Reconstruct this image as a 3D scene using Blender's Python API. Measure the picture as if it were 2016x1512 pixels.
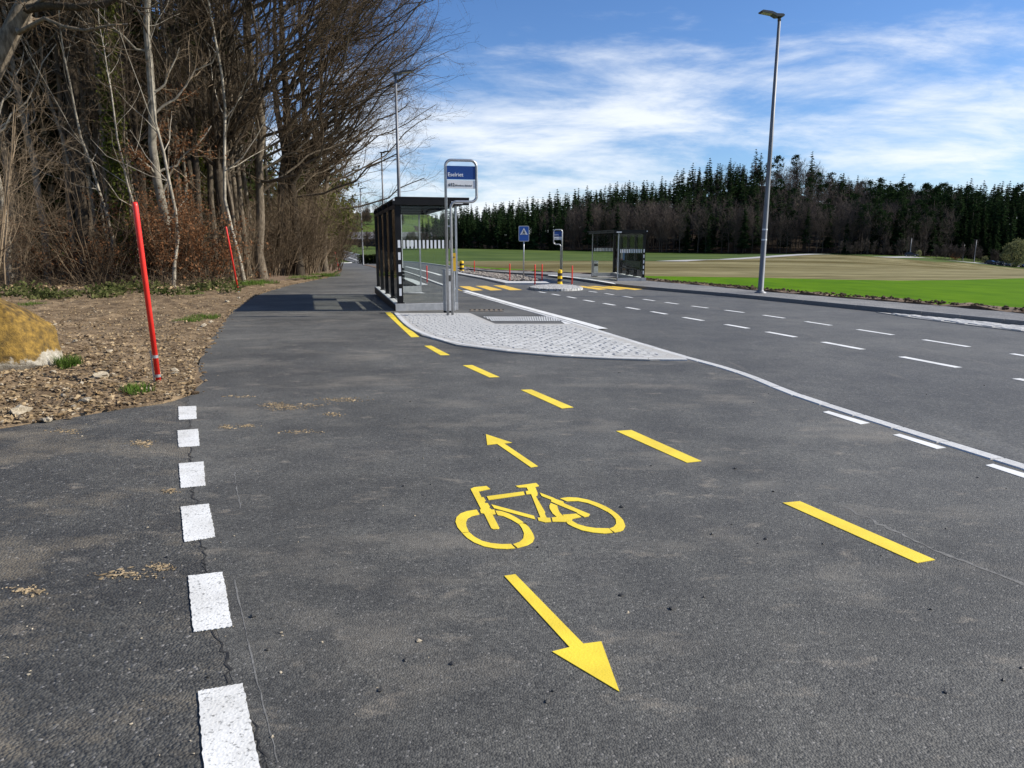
import bpy, bmesh, math, random
import numpy as np
from mathutils import Vector, Matrix, noise as mnoise
from mathutils.geometry import tessellate_polygon
random.seed(7); RNG = np.random.default_rng(11)
for o in list(bpy.data.objects): bpy.data.objects.remove(o, do_unlink=True)
SC = bpy.context.scene; COL = SC.collection

# ------------------------------------------------------------------ camera, sky, sun, exposure
F_PX, CX, CY, HORIZON, CAM_H, SLOPE = 1390.0, 1008.0, 756.0, 475.0, 1.42, 0.016
PITCH = math.atan((CY - HORIZON) / F_PX)
cam = bpy.data.cameras.new('camera'); cam_o = bpy.data.objects.new('camera', cam); COL.objects.link(cam_o)
cam.sensor_width = 36.0; cam.lens = 36.0 * F_PX / 2016.0; cam.clip_start = 0.05; cam.clip_end = 6000
cam_o.location = (0, 0, CAM_H); cam_o.rotation_euler = (math.pi / 2 - PITCH, 0, 0)
SC.camera = cam_o
SUN_EL, SUN_AZ = math.radians(34.0), math.radians(2.0)      # azimuth measured from +X towards +Y
sun = bpy.data.lights.new('sun', 'SUN'); sun.energy = 5.0; sun.angle = math.radians(0.55); sun.color = (1.0, 0.945, 0.86)
sun_o = bpy.data.objects.new('sun', sun); COL.objects.link(sun_o)
sd = Vector((math.cos(SUN_EL) * math.cos(SUN_AZ), math.cos(SUN_EL) * math.sin(SUN_AZ), math.sin(SUN_EL)))
sun_o.rotation_euler = sd.to_track_quat('Z', 'Y').to_euler(); sun_o.location = (40, 20, 40)
SC.view_settings.view_transform = 'Standard'; SC.view_settings.look = 'None'
SC.view_settings.exposure = 0.55; SC.view_settings.gamma = 1.0; SC.view_settings.use_curve_mapping = False
SC.render.resolution_x = 1024; SC.render.resolution_y = 768

def build_world():
    w = bpy.data.worlds.new('World'); SC.world = w; w.use_nodes = True
    nt = w.node_tree; nt.nodes.clear(); N = nt.nodes.new; L = nt.links.new
    out = N('ShaderNodeOutputWorld'); bg = N('ShaderNodeBackground')
    sky = N('ShaderNodeTexSky'); sky.sky_type = 'NISHITA'; sky.sun_disc = False
    sky.sun_elevation = SUN_EL; sky.sun_rotation = math.pi / 2 - SUN_AZ
    sky.altitude = 500; sky.air_density = 1.0; sky.dust_density = 0.4; sky.ozone_density = 3.0
    bg.inputs['Strength'].default_value = 0.055
    tc = N('ShaderNodeTexCoord'); sep = N('ShaderNodeSeparateXYZ'); L(tc.outputs['Generated'], sep.inputs[0])
    zc = N('ShaderNodeMath'); zc.operation = 'MAXIMUM'; L(sep.outputs['Z'], zc.inputs[0]); zc.inputs[1].default_value = 0.0
    za = N('ShaderNodeMath'); za.operation = 'ADD'; L(zc.outputs[0], za.inputs[0]); za.inputs[1].default_value = 0.22
    dx = N('ShaderNodeMath'); dx.operation = 'DIVIDE'; L(sep.outputs['X'], dx.inputs[0]); L(za.outputs[0], dx.inputs[1])
    dy = N('ShaderNodeMath'); dy.operation = 'DIVIDE'; L(sep.outputs['Y'], dy.inputs[0]); L(za.outputs[0], dy.inputs[1])
    cb = N('ShaderNodeCombineXYZ'); L(dx.outputs[0], cb.inputs[0]); L(dy.outputs[0], cb.inputs[1])
    mp = N('ShaderNodeMapping'); L(cb.outputs[0], mp.inputs['Vector'])
    mp.inputs['Location'].default_value = (4.3, 1.9, 0); mp.inputs['Rotation'].default_value = (0, 0, math.radians(-14)); mp.inputs['Scale'].default_value = (0.9, 1.25, 1)
    n1 = N('ShaderNodeTexNoise'); L(mp.outputs[0], n1.inputs['Vector'])
    n1.inputs['Scale'].default_value = 1.05; n1.inputs['Detail'].default_value = 10; n1.inputs['Roughness'].default_value = 0.63; n1.inputs['Distortion'].default_value = 0.35
    mp2 = N('ShaderNodeMapping'); L(cb.outputs[0], mp2.inputs['Vector'])
    mp2.inputs['Location'].default_value = (1.1, 7.3, 0); mp2.inputs['Rotation'].default_value = (0, 0, math.radians(25)); mp2.inputs['Scale'].default_value = (1.3, 2.6, 1)
    n2 = N('ShaderNodeTexNoise'); L(mp2.outputs[0], n2.inputs['Vector'])
    n2.inputs['Scale'].default_value = 1.6; n2.inputs['Detail'].default_value = 10; n2.inputs['Roughness'].default_value = 0.62; n2.inputs['Distortion'].default_value = 1.1
    # more cloud low down, where the layer is seen edge-on
    ele = N('ShaderNodeMapRange'); L(sep.outputs['Z'], ele.inputs['Value']); ele.inputs['From Min'].default_value = 0.03; ele.inputs['From Max'].default_value = 0.32
    ele.inputs['To Min'].default_value = 0.115; ele.inputs['To Max'].default_value = -0.035; ele.clamp = True
    a = N('ShaderNodeMath'); a.operation = 'MULTIPLY_ADD'; L(n1.outputs['Fac'], a.inputs[0]); a.inputs[1].default_value = 0.80; L(ele.outputs[0], a.inputs[2])
    b = N('ShaderNodeMath'); b.operation = 'MULTIPLY_ADD'; L(n2.outputs['Fac'], b.inputs[0]); b.inputs[1].default_value = 0.20; L(a.outputs[0], b.inputs[2])
    rp = N('ShaderNodeValToRGB'); L(b.outputs[0], rp.inputs['Fac'])
    rp.color_ramp.interpolation = 'EASE'
    rp.color_ramp.elements[0].position = 0.462; rp.color_ramp.elements[0].color = (0, 0, 0, 1)
    rp.color_ramp.elements[1].position = 0.72; rp.color_ramp.elements[1].color = (0.90, 0.90, 0.90, 1)
    hz = N('ShaderNodeMapRange'); L(sep.outputs['Z'], hz.inputs['Value']); hz.inputs['From Min'].default_value = -0.02; hz.inputs['From Max'].default_value = 0.0; hz.clamp = True
    fm = N('ShaderNodeMath'); fm.operation = 'MULTIPLY'; L(rp.outputs['Color'], fm.inputs[0]); L(hz.outputs[0], fm.inputs[1])
    sat = N('ShaderNodeHueSaturation'); L(sky.outputs[0], sat.inputs['Color']); sat.inputs['Saturation'].default_value = 1.10; sat.inputs['Value'].default_value = 1.25
    tint = N('ShaderNodeMix'); tint.data_type = 'RGBA'; tint.blend_type = 'MULTIPLY'; tint.inputs[0].default_value = 1.0; L(sat.outputs[0], tint.inputs[6]); tint.inputs[7].default_value = (1.02, 1.16, 1.42, 1)
    mx = N('ShaderNodeMix'); mx.data_type = 'RGBA'; L(fm.outputs[0], mx.inputs[0]); L(tint.outputs[2], mx.inputs[6]); mx.inputs[7].default_value = (12.6, 13.2, 13.9, 1)
    L(mx.outputs[2], bg.inputs['Color']); L(bg.outputs[0], out.inputs['Surface'])
build_world()

# ------------------------------------------------------------------ pixels to places
cp_, sp_ = math.cos(PITCH), math.sin(PITCH)
def ray(u, v):
    xc, yc = (u - CX) / F_PX, (CY - v) / F_PX
    return Vector((xc, cp_ + yc * sp_, -sp_ + yc * cp_))
def P(u, v, h=0.0):                       # where a pixel's ray meets the road plane (raised by h)
    r = ray(u, v); t = (CAM_H - h) / -(r.z + SLOPE * r.y)
    return (r.x * t, r.y * t)
def at(u, v, d):                          # the point of a ray at distance d ahead
    r = ray(u, v); t = d / r.y
    return Vector((r.x * t, d, CAM_H + r.z * t))

# terrain: the road plane, and away from it hills through measured points
_ctl = [(1793, 505, 245), (1900, 515.5, 262), (2016, 524, 275), (1793, 511, 200), (1860, 518, 215), (1960, 529, 215), (2150, 536, 285), (1680, 503, 215), (1650, 502, 195), (1500, 507, 180), (1420, 511, 165), (1270, 514, 115),
        (1900, 526, 180), (2016, 535, 180), (2016, 538, 110), (2016, 541, 80), (1900, 529, 115), (1900, 533, 85), (1800, 521, 120), (2200, 548, 90), (2200, 542, 180), (1000, 491, 295), (900, 489, 300), (1150, 494, 292), (1250, 497, 285), (1400, 500, 282), (1560, 501, 278),
        (860, 492, 380), (930, 484, 380), (1080, 462, 390), (1250, 437, 400), (1400, 399, 405), (1510, 364, 410), (1580, 383, 405), (1650, 424, 400), (1750, 440, 385), (1900, 462, 365), (2050, 456, 350), (2200, 465, 350),
        (700, 491, 230), (640, 492, 230), (500, 490, 240), (300, 490, 240), (780, 493, 240), (860, 490, 270), (700, 458, 370), (790, 452, 390), (600, 455, 380), (700, 429, 500), (790, 420, 510), (850, 425, 520), (930, 482, 520), (1080, 466, 520), (1250, 445, 520), (1400, 420, 520), (1510, 398, 520), (1650, 436, 520), (1850, 465, 520), (2050, 465, 520), (600, 425, 500), (400, 430, 500), (100, 440, 500)]
_cp = [at(*c) for c in _ctl]
CXY = np.array([[p.x, p.y] for p in _cp] + [[x, y] for x in (-120, -60, 0, 40) for y in (50, 110)] + [[20, 20], [60, 45], [-30, 160], [20, 170], [60, 150]])
CZ = np.array([p.z + SLOPE * p.y for p in _cp] + [0.0] * (len(CXY) - len(_cp)))
def _k(r2): return np.where(r2 > 0, r2 * np.log(np.maximum(r2, 1e-9)), 0.0)
def _tps():
    X = CXY / 100.0; n = len(X); K = _k(((X[:, None] - X[None]) ** 2).sum(2)) + np.eye(n) * 0.002
    Pm = np.c_[np.ones(n), X]; A = np.zeros((n + 3, n + 3)); A[:n, :n] = K; A[:n, n:] = Pm; A[n:, :n] = Pm.T
    return X, np.linalg.solve(A, np.r_[CZ, 0, 0, 0])
_TX, _TW = _tps()
def T(x, y):
    x = np.asarray(x, float); y = np.asarray(y, float)
    xc = np.clip(x, -330, 330) / 100.0; yc = np.clip(y, 40, 530) / 100.0
    q = np.stack([xc.ravel(), yc.ravel()], 1); n = len(_TX)
    b = _k(((q[:, None] - _TX[None]) ** 2).sum(2)) @ _TW[:n] + _TW[n] + q @ _TW[n + 1:]
    s = np.clip((y - 42) / 60.0, 0, 1); s = s * s * (3 - 2 * s)
    return -SLOPE * np.clip(y, -400, 560) + s * b.reshape(x.shape)
def tz(x, y): return float(T(np.array([x]), np.array([y]))[0])

# ------------------------------------------------------------------ materials
def mat(name, col, rough=0.7, metal=0.0, col2=None, scale=8.0, detail=5.0, bump=0.0, bscale=None, fac=(0.35, 0.65), rnd=0.0, spec=0.5, stretch=None, emit=None, coord='Object'):
    m = bpy.data.materials.new(name); m.use_nodes = True; nt = m.node_tree; b = nt.nodes['Principled BSDF']
    b.inputs['Roughness'].default_value = rough; b.inputs['Metallic'].default_value = metal; b.inputs['Specular IOR Level'].default_value = spec
    N = nt.nodes.new; L = nt.links.new
    tc = N('ShaderNodeTexCoord'); src = tc.outputs[coord]
    if stretch:
        mp = N('ShaderNodeMapping'); L(src, mp.inputs[0]); mp.inputs['Scale'].default_value = stretch; src = mp.outputs[0]
    c_out = None
    if col2 is not None:
        n = N('ShaderNodeTexNoise'); L(src, n.inputs['Vector']); n.inputs['Scale'].default_value = scale; n.inputs['Detail'].default_value = detail; n.inputs['Roughness'].default_value = 0.6
        r = N('ShaderNodeValToRGB'); L(n.outputs['Fac'], r.inputs['Fac'])
        r.color_ramp.elements[0].position = fac[0]; r.color_ramp.elements[1].position = fac[1]
        r.color_ramp.elements[0].color = (*col, 1); r.color_ramp.elements[1].color = (*col2, 1); c_out = r.outputs['Color']
    else:
        rg = N('ShaderNodeRGB'); rg.outputs[0].default_value = (*col, 1); c_out = rg.outputs[0]
    if rnd > 0:
        oi = N('ShaderNodeObjectInfo'); mr = N('ShaderNodeMapRange'); L(oi.outputs['Random'], mr.inputs['Value'])
        mr.inputs['To Min'].default_value = 1 - rnd; mr.inputs['To Max'].default_value = 1 + rnd
        hs = N('ShaderNodeHueSaturation'); L(mr.outputs[0], hs.inputs['Value']); L(c_out, hs.inputs['Color']); c_out = hs.outputs[0]
    L(c_out, b.inputs['Base Color'])
    if bump > 0:
        n = N('ShaderNodeTexNoise'); L(src, n.inputs['Vector']); n.inputs['Scale'].default_value = bscale or scale * 4; n.inputs['Detail'].default_value = 4
        bp = N('ShaderNodeBump'); bp.inputs['Strength'].default_value = bump; bp.inputs['Distance'].default_value = 0.02
        L(n.outputs['Fac'], bp.inputs['Height']); L(bp.outputs[0], b.inputs['Normal'])
    return m

def asphalt(name, dark, light, agg=110.0, bump=0.5, dust=(0.27, 0.24, 0.19), dust_amt=0.5, dust_pos=(0.60, 0.80), streak=None, fleck=0.5):
    m = bpy.data.materials.new(name); m.use_nodes = True; nt = m.node_tree; b = nt.nodes['Principled BSDF']; N = nt.nodes.new; L = nt.links.new
    b.inputs['Roughness'].default_value = 0.68; b.inputs['Specular IOR Level'].default_value = 0.42
    tc = N('ShaderNodeTexCoord'); o = tc.outputs['Object']
    def noi(sc, det=4, rough=0.6, src=o):
        n = N('ShaderNodeTexNoise'); L(src, n.inputs['Vector']); n.inputs['Scale'].default_value = sc; n.inputs['Detail'].default_value = det; n.inputs['Roughness'].default_value = rough; return n.outputs['Fac']
    def ramp(f, p0, p1, c0, c1):
        r = N('ShaderNodeValToRGB'); L(f, r.inputs['Fac']); r.color_ramp.elements[0].position = p0; r.color_ramp.elements[1].position = p1
        r.color_ramp.elements[0].color = (*c0, 1); r.color_ramp.elements[1].color = (*c1, 1); return r.outputs['Color']
    def mixc(f, c1, c2, mode='MIX', fv=None):
        x = N('ShaderNodeMix'); x.data_type = 'RGBA'; x.blend_type = mode
        if f is not None: L(f, x.inputs[0])
        else: x.inputs[0].default_value = fv
        for s, i in ((c1, 6), (c2, 7)):
            if isinstance(s, tuple): x.inputs[i].default_value = (*s, 1)
            else: L(s, x.inputs[i])
        return x.outputs[2]
    base = ramp(noi(0.55, 6), 0.32, 0.70, dark, light)
    base = mixc(None, base, ramp(noi(0.21, 3), 0.34, 0.68, (0.74, 0.74, 0.75), (1.18, 1.17, 1.15)), 'MULTIPLY', 1.0)
    base = mixc(None, base, ramp(noi(2.6, 6, 0.66), 0.34, 0.66, (0.78, 0.78, 0.79), (1.16, 1.15, 1.13)), 'MULTIPLY', 1.0)
    # aggregate: each small stone its own grey
    vo = N('ShaderNodeTexVoronoi'); L(o, vo.inputs['Vector']); vo.inputs['Scale'].default_value = agg
    sp = N('ShaderNodeSeparateColor'); L(vo.outputs['Color'], sp.inputs[0])
    g1 = ramp(sp.outputs[0], 0.0, 1.0, (0.50, 0.50, 0.50), (1.50, 1.49, 1.46))
    base = mixc(None, base, g1, 'MULTIPLY', 0.9)
    g2 = ramp(noi(agg * 0.33, 3, 0.7), 0.30, 0.72, (0.74, 0.74, 0.74), (1.26, 1.25, 1.23))
    base = mixc(None, base, g2, 'MULTIPLY', 0.8)
    fl = ramp(sp.outputs[1], 0.975, 0.985, (0, 0, 0), (fleck, fleck, fleck))
    base = mixc(fl, base, (0.42, 0.40, 0.37))
    # dust, dragged in smears
    mp = N('ShaderNodeMapping'); L(o, mp.inputs[0]); mp.inputs['Scale'].default_value = (0.75, 1.35, 1) if streak is None else streak; mp.inputs['Rotation'].default_value = (0, 0, 0.35 if streak is None else 0.0)
    d = ramp(noi(0.9, 9, 0.68, mp.outputs[0]), dust_pos[0], dust_pos[1], (0, 0, 0), (dust_amt,) * 3)
    base = mixc(d, base, dust)
    d2 = ramp(noi(4.3, 8, 0.7, mp.outputs[0]), 0.585, 0.72, (0, 0, 0), (dust_amt * 0.8,) * 3)
    base = mixc(d2, base, (0.36, 0.31, 0.24))
    d3 = ramp(noi(1.3, 4), 0.62, 0.75, (1, 1, 1), (0.80, 0.79, 0.77))
    base = mixc(None, base, d3, 'MULTIPLY', 1.0)
    L(base, b.inputs['Base Color'])
    ad = N('ShaderNodeMath'); ad.operation = 'MULTIPLY_ADD'; L(vo.outputs['Distance'], ad.inputs[0]); ad.inputs[1].default_value = -1.0; L(noi(agg * 0.4, 3), ad.inputs[2])
    bp = N('ShaderNodeBump'); bp.inputs['Strength'].default_value = bump; bp.inputs['Distance'].default_value = 0.006; L(ad.outputs[0], bp.inputs['Height']); L(bp.outputs[0], b.inputs['Normal'])
    return m

def paint(name, col, wear=0.62, bscale=70.0, bump=0.14, speck=(0.10, 0.10, 0.10), blob=False):
    m = bpy.data.materials.new(name); m.use_nodes = True; nt = m.node_tree; b = nt.nodes['Principled BSDF']; N = nt.nodes.new; L = nt.links.new
    b.inputs['Roughness'].default_value = 0.6
    tc = N('ShaderNodeTexCoord'); o = tc.outputs['Object']
    n = N('ShaderNodeTexNoise'); L(o, n.inputs['Vector']); n.inputs['Scale'].default_value = bscale; n.inputs['Detail'].default_value = 4; n.inputs['Roughness'].default_value = 0.65
    r = N('ShaderNodeValToRGB'); L(n.outputs['Fac'], r.inputs['Fac']); r.color_ramp.elements[0].position = wear; r.color_ramp.elements[1].position = wear + 0.10
    r.color_ramp.elements[0].color = (*col, 1); r.color_ramp.elements[1].color = (*speck, 1)
    n2 = N('ShaderNodeTexNoise'); L(o, n2.inputs['Vector']); n2.inputs['Scale'].default_value = 5; n2.inputs['Detail'].default_value = 6
    r2 = N('ShaderNodeValToRGB'); L(n2.outputs['Fac'], r2.inputs['Fac']); r2.color_ramp.elements[0].position = 0.35; r2.color_ramp.elements[1].position = 0.7
    r2.color_ramp.elements[0].color = (0.80, 0.79, 0.77, 1); r2.color_ramp.elements[1].color = (1, 1, 1, 1)
    mx = N('ShaderNodeMix'); mx.data_type = 'RGBA'; mx.blend_type = 'MULTIPLY'; mx.inputs[0].default_value = 1.0; L(r.outputs[0], mx.inputs[6]); L(r2.outputs[0], mx.inputs[7]); L(mx.outputs[2], b.inputs['Base Color'])
    vo = N('ShaderNodeTexVoronoi'); L(o, vo.inputs['Vector']); vo.inputs['Scale'].default_value = 60.0 if blob else 110.0; vo.feature = 'SMOOTH_F1'
    bp = N('ShaderNodeBump'); bp.inputs['Strength'].default_value = bump; bp.inputs['Distance'].default_value = 0.012 if blob else 0.005; bp.invert = True
    L(vo.outputs['Distance'], bp.inputs['Height']); L(bp.outputs[0], b.inputs['Normal'])
    return m

def glass_mat(name, tint=(0.945, 0.97, 0.96), dirt=0.008):
    m = bpy.data.materials.new(name); m.use_nodes = True; nt = m.node_tree; nt.nodes.clear(); N = nt.nodes.new; L = nt.links.new
    out = N('ShaderNodeOutputMaterial'); tr = N('ShaderNodeBsdfTransparent'); tr.inputs[0].default_value = (*tint, 1)
    gl = N('ShaderNodeBsdfGlossy'); gl.inputs['Roughness'].default_value = 0.01
    fr = N('ShaderNodeFresnel'); fr.inputs[0].default_value = 1.3
    df = N('ShaderNodeBsdfDiffuse'); df.inputs[0].default_value = (0.75, 0.78, 0.76, 1)
    m1 = N('ShaderNodeMixShader'); m1.inputs[0].default_value = dirt; L(tr.outputs[0], m1.inputs[1]); L(df.outputs[0], m1.inputs[2])
    m2 = N('ShaderNodeMixShader'); L(fr.outputs[0], m2.inputs[0]); L(m1.outputs[0], m2.inputs[1]); L(gl.outputs[0], m2.inputs[2]); L(m2.outputs[0], out.inputs[0])
    return m

def leaf_mat(name, col, col2, rnd=0.25, transl=0.35, scale=3.0):
    m = bpy.data.materials.new(name); m.use_nodes = True; nt = m.node_tree; nt.nodes.clear(); N = nt.nodes.new; L = nt.links.new
    out = N('ShaderNodeOutputMaterial'); tc = N('ShaderNodeTexCoord')
    n = N('ShaderNodeTexNoise'); L(tc.outputs['Object'], n.inputs['Vector']); n.inputs['Scale'].default_value = scale; n.inputs['Detail'].default_value = 3
    r = N('ShaderNodeValToRGB'); L(n.outputs['Fac'], r.inputs['Fac']); r.color_ramp.elements[0].position = 0.35; r.color_ramp.elements[1].position = 0.65
    r.color_ramp.elements[0].color = (*col, 1); r.color_ramp.elements[1].color = (*col2, 1)
    oi = N('ShaderNodeObjectInfo'); mr = N('ShaderNodeMapRange'); L(oi.outputs['Random'], mr.inputs[0]); mr.inputs['To Min'].default_value = 1 - rnd; mr.inputs['To Max'].default_value = 1 + rnd
    hs = N('ShaderNodeHueSaturation'); L(mr.outputs[0], hs.inputs['Value']); L(r.outputs[0], hs.inputs['Color'])
    d = N('ShaderNodeBsdfDiffuse'); t = N('ShaderNodeBsdfTranslucent'); L(hs.outputs[0], d.inputs[0]); L(hs.outputs[0], t.inputs[0])
    mx = N('ShaderNodeMixShader'); mx.inputs[0].default_value = transl; L(d.outputs[0], mx.inputs[1]); L(t.outputs[0], mx.inputs[2]); L(mx.outputs[0], out.inputs[0])
    return m

M = {}
M['path'] = asphalt('path asphalt', (0.064, 0.0635, 0.058), (0.116, 0.115, 0.105), agg=140, bump=0.5, dust_amt=0.50, dust_pos=(0.53, 0.74), fleck=0.3)
M['side'] = asphalt('side path asphalt', (0.044, 0.0435, 0.040), (0.100, 0.0985, 0.089), agg=95, bump=0.9, dust=(0.34, 0.28, 0.19), dust_amt=0.62, dust_pos=(0.48, 0.70), fleck=0.35)
M['road'] = asphalt('road asphalt', (0.078, 0.0775, 0.071), (0.106, 0.105, 0.096), agg=90, bump=0.35, dust=(0.2, 0.2, 0.2), dust_amt=0.22, streak=(1.6, 0.12, 1), fleck=0.25)
M['pavement'] = asphalt('pavement asphalt', (0.17, 0.165, 0.155), (0.23, 0.225, 0.21), agg=70, bump=0.3, dust=(0.36, 0.34, 0.3), dust_amt=0.25)
M['white'] = paint('white road paint', (0.78, 0.78, 0.75), wear=0.66)
M['white_rough'] = paint('white structure paint', (0.74, 0.74, 0.71), wear=0.56, bscale=75.0, bump=0.3, speck=(0.26, 0.26, 0.25), blob=False)
M['yellow'] = paint('yellow road paint', (0.84, 0.635, 0.045), wear=0.655, bscale=95.0, speck=(0.36, 0.26, 0.05))
M['orange_yellow'] = paint('crossing paint', (0.80, 0.51, 0.05), wear=0.70)
M['kerb'] = mat('kerb granite', (0.44, 0.44, 0.43), 0.8, col2=(0.56, 0.56, 0.54), scale=30, bump=0.3, bscale=160, rnd=0.07)
M['kerb_shade'] = mat('shade-darkened kerb granite', (0.15, 0.15, 0.15), 0.85, col2=(0.22, 0.22, 0.215), scale=30, bump=0.3, bscale=160, rnd=0.07)  # kerb granite again, colour darkened to carry the shade on the far kerb's face
M['paver'] = mat('paver granite', (0.36, 0.36, 0.35), 0.85, col2=(0.50, 0.50, 0.48), scale=40, bump=0.35, bscale=150, rnd=0.15)
M['mortar'] = mat('paving bedding sand', (0.30, 0.29, 0.27), 0.95, col2=(0.44, 0.43, 0.40), scale=60)
M['joint'] = mat('bitumen joint', (0.012, 0.012, 0.012), 0.6, col2=(0.05, 0.047, 0.04), scale=30)
M['concrete'] = mat('plinth concrete', (0.36, 0.365, 0.36), 0.85, col2=(0.46, 0.46, 0.45), scale=9, bump=0.2, bscale=90)
M['soil'] = mat('dug soil', (0.082, 0.055, 0.032), 0.95, spec=0.1, col2=(0.26, 0.190, 0.116), scale=3.2, detail=9, bump=1.0, bscale=26, fac=(0.3, 0.72))
M['clod'] = mat('soil clod', (0.072, 0.048, 0.028), 0.95, spec=0.1, col2=(0.25, 0.182, 0.112), scale=6, bump=0.6, bscale=60)
M['litter'] = mat('leaf litter', (0.07, 0.045, 0.027), 0.95, col2=(0.20, 0.13, 0.075), scale=5, detail=9, bump=1.0, bscale=20)
M['drift'] = mat('dry straw dirt', (0.16, 0.115, 0.062), 0.95, col2=(0.35, 0.265, 0.155), scale=14)
M['pale_stone'] = mat('pale limestone', (0.24, 0.195, 0.13), 0.9, col2=(0.44, 0.38, 0.28), scale=9, bump=0.4, rnd=0.15)
M['black_metal'] = mat('black powder coat', (0.006, 0.006, 0.007), 0.5, spec=0.22, col2=(0.010, 0.010, 0.011), scale=4)
M['steel'] = mat('galvanised steel', (0.36, 0.365, 0.37), 0.42, 0.75, col2=(0.48, 0.485, 0.49), scale=12)
M['lamp_steel'] = mat('lamp post zinc', (0.13, 0.135, 0.145), 0.55, 0.35, col2=(0.20, 0.205, 0.215), scale=6, stretch=(3, 3, 0.5))
M['lamp_dark'] = mat('lamp head grey', (0.05, 0.052, 0.055), 0.5, col2=(0.07, 0.07, 0.07), scale=6)
M['lens'] = mat('lamp lens', (0.30, 0.30, 0.25), 0.25, col2=(0.4, 0.4, 0.33), scale=40)
M['glass'] = glass_mat('shelter glass')
M['stripe'] = mat('white film stripe', (0.66, 0.68, 0.70), 0.6, col2=(0.74, 0.75, 0.76), scale=4)
M['sign_blue'] = mat('sign blue', (0.0, 0.040, 0.20), 0.45, col2=(0.0, 0.048, 0.225), scale=3)
M['sign_road_blue'] = mat('road sign blue', (0.008, 0.07, 0.32), 0.45, col2=(0.01, 0.08, 0.35), scale=3)
M['sign_white'] = mat('sign white', (0.62, 0.63, 0.64), 0.5, col2=(0.7, 0.7, 0.71), scale=3)
M['ink'] = mat('sign ink', (0.008, 0.008, 0.01), 0.5, col2=(0.012, 0.012, 0.012), scale=3)
M['letter'] = mat('sign letter white', (0.72, 0.74, 0.78), 0.5, col2=(0.76, 0.78, 0.8), scale=3)
M['red'] = mat('red plastic', (0.62, 0.018, 0.014), 0.42, col2=(0.70, 0.035, 0.022), scale=3, rnd=0.08)
M['yel_plastic'] = mat('yellow box', (0.56, 0.33, 0.01), 0.5, col2=(0.64, 0.38, 0.015), scale=6)
M['boll_y'] = mat('bollard yellow', (0.75, 0.48, 0.01), 0.4, col2=(0.8, 0.52, 0.02), scale=4)
M['poster_red'] = mat('poster red', (0.35, 0.08, 0.06), 0.5, col2=(0.42, 0.12, 0.1), scale=5)
M['poster_pale'] = mat('poster pale', (0.40, 0.36, 0.33), 0.5, col2=(0.5, 0.46, 0.43), scale=9)
M['poster_blue'] = mat('poster blue', (0.05, 0.18, 0.45), 0.5, col2=(0.09, 0.25, 0.55), scale=5)
M['wood'] = mat('dark bench timber', (0.016, 0.016, 0.014), 0.6, col2=(0.034, 0.032, 0.028), scale=5, stretch=(12, 1, 12))
M['bark_dark'] = mat('dark bark', (0.036, 0.028, 0.020), 0.95, spec=0.1, col2=(0.095, 0.077, 0.056), scale=7, stretch=(4, 4, 0.6), bump=1.0, bscale=20, rnd=0.25)
M['bark_pale'] = mat('pale beech bark', (0.15, 0.132, 0.10), 0.9, spec=0.15, col2=(0.37, 0.33, 0.26), scale=3.5, bump=0.4, bscale=14, rnd=0.25)
M['bark_mid'] = mat('grey brown bark', (0.072, 0.057, 0.040), 0.95, spec=0.1, col2=(0.19, 0.155, 0.112), scale=5, stretch=(3, 3, 0.8), bump=0.8, bscale=18, rnd=0.3)
M['twig_dark'] = mat('dark twigs', (0.052, 0.037, 0.023), 0.9, spec=0.1, col2=(0.155, 0.114, 0.073), scale=0.8, rnd=0.25)
M['twig_pale'] = mat('pale twigs', (0.11, 0.080, 0.050), 0.9, spec=0.1, col2=(0.27, 0.205, 0.135), scale=0.8, rnd=0.25)
M['spruce'] = leaf_mat('spruce needles', (0.010, 0.022, 0.010), (0.030, 0.050, 0.018), 0.35, 0.15, 0.6)
M['spruce_near'] = leaf_mat('near spruce needles', (0.020, 0.034, 0.010), (0.062, 0.085, 0.024), 0.3, 0.2, 0.8)
M['spruce_twig'] = mat('spruce dead twigs', (0.035, 0.026, 0.018), 0.95, col2=(0.07, 0.055, 0.04), scale=2, rnd=0.2)
M['ivy'] = leaf_mat('ivy leaves', (0.055, 0.075, 0.014), (0.13, 0.14, 0.032), 0.2, 0.3, 2.0)
M['brown_leaf'] = leaf_mat('dry beech leaves', (0.12, 0.054, 0.025), (0.27, 0.135, 0.066), 0.2, 0.35, 1.5)
M['bramble'] = leaf_mat('bramble leaves', (0.042, 0.056, 0.016), (0.15, 0.155, 0.06), 0.2, 0.3, 1.5)
M['far_twig'] = mat('far wood twigs', (0.042, 0.031, 0.024), 0.95, col2=(0.085, 0.064, 0.050), scale=0.35, rnd=0.3)
M['far_bark'] = mat('far wood bark', (0.035, 0.028, 0.022), 0.95, col2=(0.075, 0.06, 0.047), scale=0.5, rnd=0.3)
M['willow'] = leaf_mat('willow shoots', (0.13, 0.14, 0.06), (0.26, 0.26, 0.13), 0.1, 0.3, 1.0)
M['hedge'] = leaf_mat('hedge leaves', (0.014, 0.022, 0.008), (0.034, 0.045, 0.016), 0.1, 0.2, 2.0)
M['grass'] = mat('meadow grass', (0.040, 0.068, 0.012), 0.95, spec=0.1, col2=(0.082, 0.115, 0.024), scale=0.05, detail=10, bump=0.4, bscale=3)
M['crop'] = mat('young green crop', (0.058, 0.135, 0.001), 0.95, spec=0.04, col2=(0.092, 0.185, 0.002), scale=0.9, detail=10, bump=0.8, bscale=9, stretch=(1, 0.35, 1))
M['grass_blade'] = leaf_mat('grass blades', (0.07, 0.13, 0.02), (0.15, 0.22, 0.05), 0.15, 0.4, 6)
M['roof_tile'] = mat('barn roof', (0.045, 0.045, 0.05), 0.9, col2=(0.20, 0.195, 0.195), scale=0.9, detail=6, stretch=(1, 4, 4))
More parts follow.
